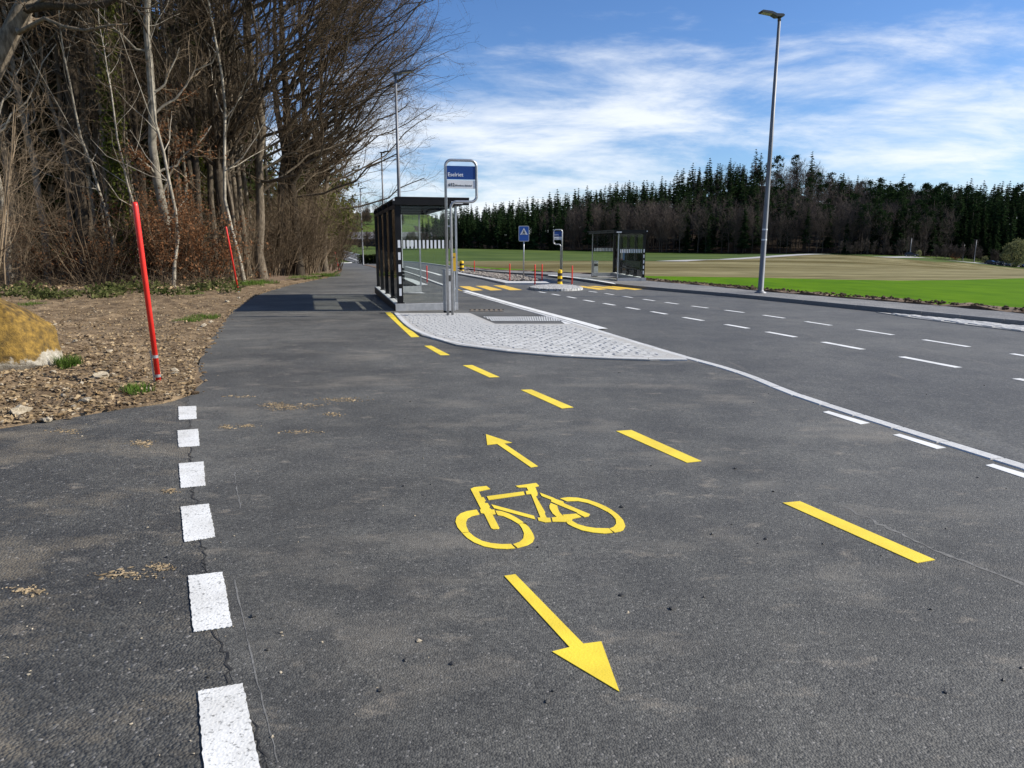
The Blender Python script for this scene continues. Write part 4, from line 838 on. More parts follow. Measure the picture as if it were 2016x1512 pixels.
def text_mesh(body, size, m, bold=0.0, name='lettering'):
    cu = bpy.data.curves.new(name, 'FONT'); cu.body = body; cu.size = size; cu.extrude = 0.0015; cu.offset = bold; cu.resolution_u = 3
    o = bpy.data.objects.new('tmp', cu); COL.objects.link(o); bpy.context.view_layer.update()
    me = bpy.data.meshes.new_from_object(o.evaluated_get(bpy.context.evaluated_depsgraph_get())); bpy.data.objects.remove(o); me.name = name; me.materials.clear(); me.materials.append(M[m]); return me
def put_text(body, width, x, z, y, m, parent, bold=0.0, height=None):
    me = text_mesh(body, 1.0, m, bold); xs = [v.co.x for v in me.vertices]; zs = [v.co.y for v in me.vertices]; w = max(xs) - min(xs); s = width / w; sz_ = (height / (max(zs) - min(zs))) if height else s
    x0 = min(xs)
    for v in me.vertices: v.co = Vector(((v.co.x - x0) * s, v.co.z * 1.0, v.co.y * sz_))
    for v in me.vertices: v.co.y = -v.co.y
    o = link('lettering', me, parent, (x, y, z)); return o

def arc(c, r, a0, a1, n=7): return [(c[0] + r * math.cos(math.radians(a0 + (a1 - a0) * k / n)), c[1] + r * math.sin(math.radians(a0 + (a1 - a0) * k / n))) for k in range(n + 1)]
def stop_sign(loc, rz, label, mirror=False, H=3.36, W=0.68, two=0.105, r=0.03, h_blue=(2.96, 3.24), h_white=(2.77, 2.945), zbar=2.49, text=True):
    t = thing('bus_stop_sign', label, 'bus stop sign', loc, rz); s = -1 if mirror else 1; R = 0.13
    line = [(0, -0.05), (0, H - R)] + arc((R, H - R), R, 180, 90) + arc((W - R, H - R), R, 90, 0) + [(W, zbar + R)] + arc((W - R, zbar + R), R, 0, -90) + arc((two + R, zbar - R), R, 90, 180) + [(two, -0.05)]
    G().tube([(s * x, 0, z) for x, z in line], r, 12).obj('pole_loop', 'steel', t, True)
    G().box(0, s * two, -.012, .012, 1.95, 1.985).obj('brace', 'steel', t)
    x0, x1 = (r, W - r) if not mirror else (-W + r, -r)
    b = G().box(x0, x1, -.014, .014, *h_blue).obj('name_panel', 'sign_blue', t); b['label'] = 'blue stop name panel'
    w = G().box(x0, x1, -.014, .014, *h_white).obj('route_panel', 'sign_white', t); w['label'] = 'pale route number panel'
    ww = W - 2 * r
    put_text('Eselriet', ww * 0.54, x0 + ww * .035, h_blue[0] + (h_blue[1] - h_blue[0]) * .22, -.0165, 'letter', b, 0.006)
    put_text('652', ww * 0.22, x0 + ww * .045, h_white[0] + (h_white[1] - h_white[0]) * .25, -.0165, 'ink', w, 0.012)
    put_text('Effretikon, Bahnhof', ww * 0.60, x0 + ww * .285, h_white[0] + (h_white[1] - h_white[0]) * .27, -.0165, 'ink', w, 0.004)
    return t
AX_NEAR = np.array(P(742.5, 581.5)) - np.array(P(784, 613.8)); L_NEAR = float(np.linalg.norm(AX_NEAR)); ANG = math.atan2(AX_NEAR[1], AX_NEAR[0]) - math.pi / 2
print('shelter', P(784, 613.8), L_NEAR, math.degrees(ANG))
sx, sy = P(882, 622, 0.03)
stop_sign((sx, sy, tz(sx, sy) + 0.03), ANG * 0.9, 'tall steel bus stop sign with blue name panel standing on the pale paving')
ox, oy = P(1106, 546.5, 0.1)
stop_sign((ox, oy, tz(ox, oy) + 0.1), ANG * 0.5, 'distant bus stop sign on the opposite platform beside the glass shelter', mirror=True, H=2.55 * 1.0, W=0.48, two=0.075, r=0.032, h_blue=(2.20, 2.47), h_white=(2.02, 2.18), zbar=1.78)
# pedestrian crossing sign
cx_, cy_ = P(1031, 556); m_px = cy_ / F_PX; t = thing('crossing_sign', 'blue pedestrian crossing sign on a thin steel post', 'road sign', (cx_, cy_, tz(cx_, cy_) + 0.11), 0.10)
def rrect(w, h, r): 
    return arc((w / 2 - r, h - r), r, 0, 90, 5) + arc((-w / 2 + r, h - r), r, 90, 180, 5) + arc((-w / 2 + r, r), r, 180, 270, 5) + arc((w / 2 - r, r), r, 270, 360, 5)
hb = 74 * m_px; W_ = 20.6 * m_px; H_ = 29.5 * m_px
G().tube([(0, 0.04, -.05), (0, 0.04, hb + H_ * .9)], 0.034, 12).obj('post', 'steel', t, True)
o = G().prism([(x, z + hb) for x, z in rrect(W_, H_, .07)], -.012, .012).obj('rim', 'steel', t)
f = G().prism([(x, z + hb + .03) for x, z in rrect(W_ - .06, H_ - .06, .055)], -.016, -.0122).obj('face', 'sign_road_blue', t)
tw = W_ * .36; tb = hb + H_ * .43; th_ = H_ * .44
G().prism([(-tw, tb), (tw, tb), (0, tb + th_)], -.020, -.0162).obj('triangle', 'sign_white', f)
g = G(); k_ = tw / 0.30
g.prism([(x * k_ + 0, tb + z * k_) for x, z in ((-.03, .27), (.02, .27), (.035, .33), (0, .37), (-.035, .33))], -.023, -.0202)                 # head
g.prism([(x * k_, tb + z * k_) for x, z in ((-.045, .14), (.045, .14), (.04, .265), (-.035, .265))], -.023, -.0202)
g.prism([(x * k_, tb + z * k_) for x, z in ((-.13, .05), (-.09, .04), (.0, .14), (-.045, .155))], -.023, -.0202)
g.prism([(x * k_, tb + z * k_) for x, z in ((.07, .03), (.115, .03), (.045, .15), (.0, .15))], -.023, -.0202)
g.prism([(x * k_, tb + z * k_) for x, z in ((.035, .25), (.11, .16), (.09, .145), (.03, .2))], -.023, -.0202)
g.prism([(x * k_, tb + z * k_) for x, z in ((-.03, .25), (-.10, .17), (-.08, .155), (-.025, .2))], -.023, -.0202)
for q in (-.2, -.1, .0, .1): g.prism([(x * k_, tb + z * k_) for x, z in ((q, .015), (q + .06, .015), (q + .055, .04), (q + .01, .04))], -.0228, -.0202)
g.obj('walker_figure', 'ink', f)

# ------------------------------------------------------------------ bus shelters
def shelter(loc, rz, label, s=1, L=6.8, W=1.5, H=2.72, group=None, stripes_near=13, poster=False, scale=1.0):
    """s=1: back wall on the left, s=-1: back wall on the right; local y runs along the platform"""
    t = thing('bus_shelter', label, 'bus shelter', loc, rz, group, scale)
    X = lambda a, b: (min(s * a, s * b), max(s * a, s * b)); pl = 0.17; zr = H - 0.17
    x0, x1 = X(-.06, .2); G().box(x0, x1, 0.24, L + .05, -.05, pl).obj('plinth', 'concrete', t)
    x0, x1 = X(-.06, .2); G().box(x0, x1, -.03, 0.235, -.05, pl).obj('plinth', 'concrete', t)
    x0, x1 = X(.205, W + .02); G().box(x0, x1, 0.0, 0.2, -.05, pl - .012).obj('plinth', 'concrete', t)
    x0, x1 = X(.205, W + .02); G().box(x0, x1, L - .15, L + .05, -.05, pl - .012).obj('plinth', 'concrete', t)
    x0, x1 = X(-.072, -.061); G().box(x0, x1, -.03, L + .05, -.05, pl - .03).obj('plinth_shade', 'black_metal', t)  # thin black strip: deep shade on the outer plinth face, put in as colour
    n = 4; bay = (L - .2) / n
    for k in range(n + 1):
        y = 0.1 + k * bay; x0, x1 = X(0, .14)
        po = G().box(x0, x1, y - .055, y + .055, pl - .01, zr + .002).obj('post', 'black_metal', t)
        x0, x1 = X(-.02, .17); G().box(x0, x1, y - .08, y + .08, pl, pl + .025).obj('foot', 'black_metal', po)
        if k == 0:
            for j in range(5): 
                x0, x1 = X(.045, .105); G().box(x0, x1, y - .0585, y - .0552, 0.36 + j * .29, 0.54 + j * .29).obj('stripe', 'stripe', po)
        # roof rib, ends showing above the back beam
        x0, x1 = X(-.02, W + .26); G().box(x0, x1, y - .045, y + .045, zr, zr + .12).obj('rib', 'black_metal', t)
    x0, x1 = X(.01, .13); G().box(x0, x1, .16, L - .05, zr - .08, zr - .003).obj('back_beam', 'black_metal', t)
    x0, x1 = X(W + .16, W + .25); G().box(x0, x1, .16, L - .16, zr + .005, zr + .10).obj('front_beam', 'black_metal', t)
    x0, x1 = X(.03, W + .32); G().box(x0, x1, -.05, L + .06, zr + .122, zr + .165).obj('roof', 'black_metal', t)
    x0, x1 = X(-.055, W + .315); fa = G().box(x0, x1, -.047, -.002, zr - .02, zr + .121).obj('fascia', 'black_metal', t)
    x0, x1 = X(W - .12, W + .16); G().box(x0, x1, -.052, -.048, zr + .015, zr + .07).obj('sign_plate', 'sign_white', fa)
    x0, x1 = X(-.05, -.005); G().box(x0, x1, -.052, -.048, zr + .07, zr + .118).obj('corner_plate', 'sign_white', fa)
    def pane(x0, x1, y0, y1, st, name='pane'):
        p = G().box(x0, x1, y0, y1, pl + .02, zr - .04).obj(name, 'glass', t)
        return p
    for k in range(n):                                   # back wall
        y = 0.1 + k * bay; x0, x1 = X(.045, .055); p = pane(x0, x1, y + .06, y + bay - .06, 0)
    x0, x1 = X(.15, W - .02); p = pane(x0, x1, .095, .105, 1)
    ns = stripes_near
    for j in range(ns):
        a = .17 + (W - .24) * (j + .1) / ns; x0, x1 = X(a, a + (W - .24) / ns * .52); G().box(x0, x1, .0905, .0945, 1.50, 1.70).obj('stripe', 'stripe', p)
    x0, x1 = X(.15, W - .02); p = pane(x0, x1, L - .105, L - .095, 1)
    for j in range(ns):
        a = .17 + (W - .24) * (j + .1) / ns; x0, x1 = X(a, a + (W - .24) / ns * .52); G().box(x0, x1, L - .1095, L - .1055, 1.50, 1.70).obj('stripe', 'stripe', p)
    # slim front posts
    x0, x1 = X(W - .02, W + .03); po = G().box(x0, x1, .07, .13, pl - .012, zr + .002).obj('front_post', 'steel', t)
    x0, x1 = X(W - .02, W + .03); G().box(x0, x1, L - .13, L - .07, pl - .012, zr + .002).obj('front_post', 'steel', t)
    # bench along the back wall
    bx_ = bpy.data.objects.new('bench', None); COL.objects.link(bx_); bx_.parent = t
    y0, y1 = 0.1 + bay * 0.12, 0.1 + bay * 2.0
    for j in range(4): a, b = X(.19 + j * .085, .19 + j * .085 + .062); G().box(a, b, y0, y1, .58, .615).obj('slat', 'wood', bx_)
    for j in range(4): a, b = X(.185, .215); G().box(a, b, y0, y1, .70 + j * .085, .70 + j * .085 + .062).obj('slat', 'wood', bx_)
    for y in (0.1 + bay, ):
        a, b = X(.14, .60); G().box(a, b, y - .03, y + .03, .53, .578).obj('bracket', 'black_metal', bx_)
        a, b = X(.142, .183); G().box(a, b, y - .03, y + .03, .58, 1.05).obj('bracket', 'black_metal', bx_)
    a, b = X(.13, .17); G().box(a, b, y0 + .1, y0 + .16, .50, 1.05).obj('bracket', 'black_metal', bx_)
    if True:
        y = 0.1 + bay * 2.55
        a, b = X(.10, .14); c = G().box(a, b, y - .50, y + .50, .98, 1.62).obj('timetable_case', 'black_metal', t)
        a, b = X(.1405, .146); G().box(a, b, y - .46, y - .05, 1.02, 1.58).obj('poster', 'poster_blue' if poster else 'sign_white', c)
        a, b = X(.1405, .146); G().box(a, b, y + .0, y + .46, 1.08, 1.50).obj('poster', 'poster_pale' if poster else 'sign_white', c)
        a, b = X(.1405, .146); G().box(a, b, y + .0, y + .46, 1.503, 1.58).obj('poster', 'poster_red' if poster else 'sign_blue', c)
        a, b = X(.1405, .146); G().box(a, b, y + .0, y + .46, 1.02, 1.077).obj('poster', 'poster_red' if poster else 'sign_white', c)
    return t
px0, py0 = P(784, 613.8); NEAR_S = shelter((px0, py0, tz(px0, py0) + 0.025), ANG, 'near bus shelter with black frame and glass panes beside the cycle path', 1, L_NEAR, 1.48, 2.72)
qx, qy = P(1269, 553.3, 0.1); FAR_S = shelter((qx, qy, tz(qx, qy) + 0.105), 0.10, 'far bus shelter with black frame on the opposite platform by the field', -1, 6.8, 1.48, 2.72, scale=0.88, poster=True)
# validator box on the near shelter's front post
vx, vy = P(895.5, 606, 0.17); vd = vy
t = thing('ticket_validator', 'yellow ticket validator box fixed to the shelter post', 'ticket machine', (vx - 0.0, vy - 0.12, tz(vx, vy) + 0.2), ANG)
b = G().box(-.042, .042, -.05, .05, 0.82, 1.22).obj('case', 'yel_plastic', t)
G().box(-.018, .018, -.0535, -.0505, 1.12, 1.14).obj('slot', 'ink', t); G().box(-.03, .03, .052, .075, .9, 1.15).obj('mount', 'steel', t); G().tube([(0, -.01, -.08), (0, -.01, .819)], .022, 10).obj('stand', 'steel', t)
# waste bins
def bin_(u, v, h, w, label, rz, zo):
    x, y = P(u, v, zo); t = thing('waste_bin', label, 'waste bin', (x, y, tz(x, y) + zo), rz)
    pl = [(w / 2 * .98, -w * .5), (w / 2 * .98, w * .3)] + [(w / 2 * math.cos(a), w * .3 + w * .45 * math.sin(a)) for a in np.linspace(.1, math.pi - .1, 8)] + [(-w / 2 * .98, w * .3), (-w / 2 * .98, -w * .5)]
    n = len(pl); V = [(a, b, z) for z in (0.05, h) for a, b in pl]; g = G().add(V, np.array([(i, (i + 1) % n, n + (i + 1) % n, n + i) for i in range(n)])); g.F.append((np.array([[n + i for i in range(n)]]), 0)); g.obj('body', 'steel', t)
    g = G().box(-w * .40, w * .40, -w * .54, -w * .505, h - .26, h - .12); g.obj('slot', 'ink', t)
    G().box(-w * .42, w * .42, -w * .45, w * .5, 0, .05).obj('foot', 'black_metal', t); G().box(-w * .52, w * .52, -w * .58, w * .78, h + .001, h + .022).obj('lid', 'steel', t); return t
bin_(881.5, 615.5, 1.0, 0.165, 'narrow steel waste bin behind the bus stop sign', ANG + 0.3, 0.03)
bin_(1170.5, 544.8, 0.86, 0.28, 'grey steel waste bin at the end of the opposite bus shelter', 0.4, 0.1)

# ------------------------------------------------------------------ street lamps
def lamp_parts(t, H, r0, r1, side, head=0.62):
    G().tube([(0, 0, -.05), (0, 0, .02), (0, 0, .06), (0, 0, .10), (0, 0, H * .5), (0, 0, H - .12)], [r0 * 2.2, r0 * 2.1, r0 * 1.3, r0, (r0 + r1) / 2, r1], 14).obj('post', 'lamp_steel', t, True)
    G().tube([(0, 0, H - .14), (0, 0, H)], [r1 * 1.15, r1 * 1.15], 12).obj('spigot', 'lamp_dark', t, True)
    s = side; w = 0.13
    prof = [(-.10, 0), (.12, -.02), (.26, .05), (head, .10), (head + .03, .13), (head - .02, .155), (.30, .13), (.14, .07), (-.06, .07), (-.11, .04)]
    g = G().prism([(s * x, z + H - .02) for x, z in prof], -w, w); g.obj('lamp_head', 'lamp_dark', t)
    g = G(); V = [(s * .28, -w * .8, H + .040), (s * (head - .03), -w * .8, H + .075), (s * (head - .03), w * .8, H + .075), (s * .28, w * .8, H + .040)]; V += [(a, b, c - .008) for a, b, c in V]
    g.add(V, np.array([(0, 1, 2, 3), (7, 6, 5, 4), (0, 4, 5, 1), (2, 6, 7, 3), (1, 5, 6, 2), (3, 7, 4, 0)])); g.obj('lens', 'lens', t)
lx, ly = P(1497, 577, 0.1)
t = thing('street_lamp', 'tall zinc street lamp on the pavement beside the green crop', 'street lamp', (lx, ly, tz(lx, ly) + .105), 0.12); lamp_parts(t, 8.55, 0.092, 0.046, -1)
for z in (1.72, 2.05): G().tube([(0, 0, z), (0, 0, z + .05)], .085, 14).obj('band', 'sign_white', t)
for (u, v, d, label) in [(791, 559, 31.5, 'tall street lamp rising behind the near bus shelter roof'), (759, 533, 55, 'second street lamp beyond the shelter among hanging twigs'), (715, 516, 85, 'street lamp at the grassy end of the path near the hedge'), (677, 505, 170, 'far street lamp beside the roundheaded bare tree')]:
    p = at(u, v, d); t = thing('street_lamp', label, 'street lamp', (p.x, p.y, tz(p.x, p.y) + .02), -0.1); lamp_parts(t, 8.75, 0.09, 0.05, 1, 0.7)
for (u, v, d, H, label) in [(1791, 505, 246, 6.2, 'thin lamp post behind the lone driving car'), (1917, 518, 265, 8.2, 'thin lamp post by the small tree before the car park'), (1895, 514, 272, 6.0, 'thin lamp post with short arm at the dark spruces')]:
    p = at(u, v, d); t = thing('street_lamp', label, 'street lamp', (p.x, p.y, tz(p.x, p.y)), 2.5); lamp_parts(t, H, 0.14, 0.10, 1, 1.0)

# ------------------------------------------------------------------ trees
def interp(Pm, Rm, pi, t):
    k = Pm.shape[1]; x = t * (k - 1); i = np.clip(x.astype(int), 0, k - 2); f = (x - i)[:, None]
    p = Pm[pi, i] * (1 - f) + Pm[pi, i + 1] * f; r = Rm[pi, i] * (1 - f[:, 0]) + Rm[pi, i + 1] * f[:, 0]; tg = norm(Pm[pi, i + 1] - Pm[pi, i]); return p, r, tg
def grow(Pm, Rm, nch, t0, t1, ang, asd, ln, lsd, k=5, up=0.15, wig=0.06, rr=0.5, rmin=0.004, tip=0.35, bias=None, rmax=9.9, taper_len=0.45, droop=0.0, peak=None):
    m = Pm.shape[0]; pi = np.repeat(np.arange(m), nch); n = len(pi); t = RNG.uniform(t0, t1, n)
    p, r, tg = interp(Pm, Rm, pi, t)
    rnd = RNG.normal(size=(n, 3)); 
    if bias is not None: rnd = rnd + np.array(bias)
    perp = norm(rnd - tg * (rnd * tg).sum(1, keepdims=True)); a = np.radians(RNG.normal(ang, asd, n))[:, None]
    d = norm(tg * np.cos(a) + perp * np.sin(a))
    plen = np.linalg.norm(np.diff(Pm, axis=1), axis=2).sum(1)[pi]
    L = (ln if ln > 1.5 else ln * plen) * np.maximum(0.25, RNG.normal(1, lsd, n)) * (1 - taper_len * (t - t0) / max(t1 - t0, .01))
    if peak is not None: L = L / (1 - taper_len * (t - t0) / max(t1 - t0, .01)) * (1 - taper_len * np.minimum(1, np.abs(t - peak) / .42) ** 1.3)
    s = np.linspace(0, 1, k)[None, :, None]; q = p[:, None] + d[:, None] * L[:, None, None] * s
    q[..., 2] += (up * L)[:, None] * s[..., 0] ** 2 - (droop * L)[:, None] * s[..., 0] ** 2
    w = np.cumsum(RNG.normal(0, 1, (n, k, 3)), 1) * (wig * L / math.sqrt(k))[:, None, None]; w[:, 0] = 0; q = q + w
    r0 = np.clip(r * rr * RNG.uniform(.7, 1.15, n), rmin, rmax); R = r0[:, None] * np.linspace(1, tip, k)[None]; R = np.maximum(R, rmin * .6)
    return q, R
def trunk(H, r0, k=14, lean=(0, 0), wig=0.06, rtop=0.20, fork=None):
    s = np.linspace(0, 1, k); p = np.c_[lean[0] * s ** 1.2 * H, lean[1] * s * H, s * H - 0.15]
    w = np.cumsum(RNG.normal(0, 1, (k, 3)), 0) * wig; w[:, 2] = 0; w[0] = 0; p = p + w
    r = r0 * (rtop + (1 - rtop) * (1 - s) ** 0.85); r[0] *= 1.35; return p[None], r[None]
def bare_tree(name, label, H, r0, spec, bark, twig, lean=(0, 0), bias=None, group=None, sides=(9, 6, 4, 3, 3), wig=0.06, leaves=None, ivy=0, tr=None):
    t = thing(name, label, 'tree', (0, 0, -50), 0, group)
    P0, R0 = tr if tr is not None else trunk(H, r0, lean=lean, wig=wig)
    a = G().add(*tubes(P0, R0, sides[0])); b = G(); lv = [(P0, R0)]
    for j, sp in enumerate(spec):
        q = grow(lv[-1][0], lv[-1][1], bias=bias if j == 0 else None, **sp); lv.append(q); (a if j == 0 else b).add(*tubes(q[0], q[1], sides[min(j + 1, 4)]))
    a.obj('trunk', bark, t, True); b.obj('crown', twig, t, True)
    if leaves:
        nl, sz_, m_, zmax, th = leaves; q = lv[th][0].reshape(-1, 3); q = q[q[:, 2] < zmax]; c = q[RNG.integers(0, len(q), nl)] + RNG.normal(0, .10, (nl, 3))
        G().add(*leaf_quads(c, sz_)).obj('dry_leaves', m_, t)
    if ivy:
        x = RNG.uniform(0.02, .75, ivy) ** 1.2; p, r, tg = interp(P0, R0, np.zeros(ivy, int), x); an = RNG.uniform(0, 6.28, ivy); rad = r + np.abs(RNG.normal(0, .16, ivy))
        G().add(*leaf_quads(p + np.c_[np.cos(an) * rad, np.sin(an) * rad, RNG.normal(0, .1, ivy)], 0.075)).obj('ivy', 'ivy', t)
    return t
def S(**k): return k
FOREST = 'bare trees of the wood beside the path'
tall_spec = [S(nch=22, t0=.34, t1=.98, ang=48, asd=12, ln=3.4, lsd=.3, k=7, up=.28, wig=.09, rr=.42, rmin=.02), S(nch=6, t0=.15, t1=1, ang=42, asd=14, ln=.46, lsd=.3, k=5, up=.1, wig=.10, rr=.5, rmin=.010),
             S(nch=5, t0=.1, t1=1, ang=42, asd=14, ln=.5, lsd=.3, k=4, up=.06, wig=.10, rr=.5, rmin=.006), S(nch=2, t0=.1, t1=1, ang=40, asd=14, ln=.55, lsd=.3, k=3, up=.05, wig=.08, rr=.6, rmin=.004)]
edge_spec = [S(nch=36, t0=.22, t1=.98, ang=57, asd=9, ln=9.4, lsd=.2, k=9, up=.13, wig=.075, rr=.44, rmin=.03, taper_len=.62, peak=.56), S(nch=9, t0=.15, t1=1, ang=36, asd=12, ln=.36, lsd=.35, k=5, up=.14, wig=.12, rr=.45, rmin=.012),
             S(nch=6, t0=.1, t1=1, ang=40, asd=14, ln=.45, lsd=.35, k=4, up=.10, wig=.12, rr=.5, rmin=.007), S(nch=5, t0=.15, t1=1, ang=38, asd=14, ln=.6, lsd=.3, k=3, up=.10, wig=.10, rr=.6, rmin=.0045)]
slim_spec = [S(nch=16, t0=.30, t1=.98, ang=45, asd=12, ln=2.6, lsd=.3, k=5, up=.25, wig=.09, rr=.42, rmin=.012), S(nch=6, t0=.15, t1=1, ang=42, asd=14, ln=.5, lsd=.3, k=4, up=.1, wig=.10, rr=.5, rmin=.007), S(nch=4, t0=.1, t1=1, ang=42, asd=14, ln=.5, lsd=.3, k=3, up=.06, wig=.10, rr=.5, rmin=.0045)]
tallA = bare_tree('bare_tree', 'dark tall bare forest tree with upswept twigs', 20, .24, tall_spec, 'bark_dark', 'twig_dark', group=FOREST)
tallB = bare_tree('bare_tree', 'tall bare forest tree with grey brown bark', 21, .20, tall_spec, 'bark_mid', 'twig_dark', lean=(.015, 0), group=FOREST, wig=.05)
paleA = bare_tree('bare_tree', 'bare beech with pale smooth trunk', 19, .17, tall_spec, 'bark_pale', 'twig_dark', lean=(.02, .01), group=FOREST, wig=.06)
ivyA = bare_tree('ivy_tree', 'dark forest trunk wrapped in yellow green ivy', 17, .19, slim_spec, 'bark_dark', 'twig_dark', group='ivy clad trunks in the wood', ivy=5200)
slimA = bare_tree('young_tree', 'slim pale bare young tree inside the wood', 15, .075, slim_spec, 'bark_pale', 'twig_dark', lean=(.02, 0), group='slim young trees in the wood', wig=.11)
slimB = bare_tree('young_tree', 'slim brown bare young tree inside the wood', 15, .085, slim_spec, 'bark_mid', 'twig_dark', lean=(-.02, .02), group='slim young trees in the wood', wig=.10)
edgeA = bare_tree('edge_tree', 'x', 21, .27, edge_spec, 'bark_dark', 'twig_dark', lean=(.02, 0), bias=(1.7, -.2, .2))
edgeB = bare_tree('edge_tree', 'x', 20, .25, edge_spec, 'bark_mid', 'twig_dark', lean=(.06, 0), bias=(1.5, -.5, .2), wig=.10)
beech = bare_tree('beech_tree', 'x', 18, .19, [dict(tall_spec[0], t0=.12, ln=2.6, peak=.6)] + tall_spec[1:], 'bark_pale', 'twig_pale', lean=(.045, 0), wig=.10, leaves=(1500, .05, 'brown_leaf', 7.5, 2))
PROTO = [tallA, tallB, paleA, ivyA, slimA, slimB, edgeA, edgeB, beech]
def fz(x, y): return tz(x, y) + 0.05
def plant(proto, u, v, d=None, rz=None, sc=1.0, label=None, group=None, tilt=(0, 0)):
    if d is None: x, y = P(u, v)
    else: p = at(u, v, d); x, y = p.x, p.y
    return dup(proto, (x, y, fz(x, y)), random.uniform(0, 6.28) if rz is None else rz, sc, label, group, tilt)
EG = 'spreading trees at the wood edge'
plant(edgeA, 590, 546, None, 0.1, 1.0, 'dark straight tree at the wood edge spreading branches over the path', EG)
plant(edgeB, 517, 552, None, 0.0, 1.0, 'pale lit leaning tree at the wood edge spreading branches over the path', EG)
plant(edgeB, 556, 546, None, 0.5, .92, 'thin leaning tree between two thicker trees at the wood edge', EG)
plant(edgeA, 622, 541, None, 0.35, .95, 'tree at the end of the wood edge with twigs hanging above the lamps', EG)
plant(edgeB, 640, 535, 50, 0.9, .88, 'far tree of the wood edge beside the ivy clad bushes', EG)
plant(edgeA, 452, 556, None, -.5, .98, 'dark upright tree in the wood edge behind the slim red pole', EG)
plant(beech, 333, 566, None, 0.2, 1.05, 'forked pale beech with tiers of brown leaves along its trunk')
plant(tallA, 183, 562, None, 0.9, (1.5, 1.5, 1.25), 'thickest dark trunk in the wood behind the brown leaved bushes')
for (u, v, d, pr, sc) in [(30, 560, 29, paleA, .8), (105, 562, 31, paleA, .9), (150, 0, 36, tallB, 1), (215, 0, 33, paleA, .9), (262, 0, 37, tallB, 1.05), (295, 0, 34, tallB, .8), (398, 0, 36, tallB, .9), (425, 0, 40, tallA, .9), (480, 0, 39, tallB, .9), (495, 0, 46, tallA, 1.0), (540, 0, 48, paleA, .9), (60, 0, 38, tallB, 1.1), (-40, 0, 30, tallA, 1.0), (360, 0, 44, paleA, 1.0), (240, 0, 46, tallB, 1.1), (120, 0, 44, tallB, 1.1), (445, 0, 52, tallB, 1.0), (-90, 0, 33, tallB, 1.0), (612, 0, 70, tallB, .7), (180, 0, 55, tallB, 1.1), (60, 0, 52, paleA, 1.1), (505, 0, 43, paleA, .9), (465, 0, 41, paleA, .85), (385, 0, 38, paleA, .9), (130, 0, 34, paleA, .95), (240, 0, 33, tallB, .9), (275, 0, 35.5, paleA, .8), (70, 0, 33, tallB, .95), (20, 0, 32, tallA, .85), (48, 0, 30, tallB, .8), (88, 0, 36, tallA, .9), (163, 0, 31.5, tallB, .75), (205, 0, 37, tallA, .9), (228, 0, 31, tallB, .7), (312, 0, 32, tallA, .75), (365, 0, 34, tallB, .8), (412, 0, 34, tallA, .8), (436, 0, 36, tallB, .85), (470, 0, 36.5, tallA, .75), (497, 0, 38, tallB, .8), (530, 0, 41, tallB, .8), (570, 0, 45, tallA, .85)]:
    x = (u - CX) / F_PX * d; dup(pr, (x, d, fz(x, d)), random.uniform(0, 6.28), sc, None, None, (random.uniform(-.03, .03), random.uniform(-.03, .03)))
for (u, d) in [(266, 31), (630, 57), (232, 40), (420, 40), (100, 36), (345, 42)]:
    x = (u - CX) / F_PX * d; dup(ivyA, (x, d, fz(x, d)), random.uniform(0, 6.28), random.uniform(.9, 1.1))
for k in range(34):
    d = random.uniform(27, 44); u = random.uniform(-60, 480 + (d - 27) * 6); x = (u - CX) / F_PX * d; dup(random.choice([slimA, slimB, slimA]), (x, d, fz(x, d)), random.uniform(0, 6.28), random.uniform(.6, 1.15), None, None, (random.uniform(-.08, .08), random.uniform(-.08, .08)))
# the big leaning tree whose limb crosses the top corner
pts = [at(-150, 560, 17), at(-95, 330, 17), at(-40, 190, 17.2), at(15, 80, 17.4), at(60, -10, 17.6), at(95, -120, 18), at(120, -260, 18.4)]
base = Vector((pts[0].x, pts[0].y, fz(pts[0].x, pts[0].y))); tp = np.array([[*(p - base)] for p in pts]); tp[0, 2] = -0.1
tp = np.stack([np.interp(np.linspace(0, 6, 16), range(7), tp[:, i]) for i in range(3)], 1)
lt = bare_tree('leaning_tree', 'x', 1, 1, [S(nch=5, t0=.55, t1=.98, ang=60, asd=12, ln=2.8, lsd=.3, k=7, up=.1, wig=.10, rr=.35, rmin=.02)] + tall_spec[1:3], 'bark_mid', 'twig_dark', tr=(tp[None], np.linspace(.27, .14, 16)[None]))
lt.location = base; tag(lt, 'thick leaning trunk with a heavy side limb, left of all other trees', 'tree')
lb = [at(42, 20, 17.5), at(95, 10, 17.3), at(150, 14, 17.2), at(205, 8, 17.2), at(245, -12, 17.2), at(300, -40, 17.4)]; lb = np.array([[*(p - base)] for p in lb])
P1 = lb[None]; R1_ = np.array([[.10, .095, .085, .075, .055, .03]]); g = G().add(*tubes(P1, R1_, 8)); q = grow(P1, R1_, 12, .15, 1, 55, 20, 1.8, .4, k=6, up=-.1, wig=.16, rr=.28, rmin=.010); g.add(*tubes(q[0], q[1], 4)); q2 = grow(q[0], q[1], 6, .15, 1, 45, 15, .5, .3, k=4, wig=.15, rr=.5, rmin=.006); g.add(*tubes(q2[0], q2[1], 3)); g.obj('side_limb', 'bark_dark', lt, True)

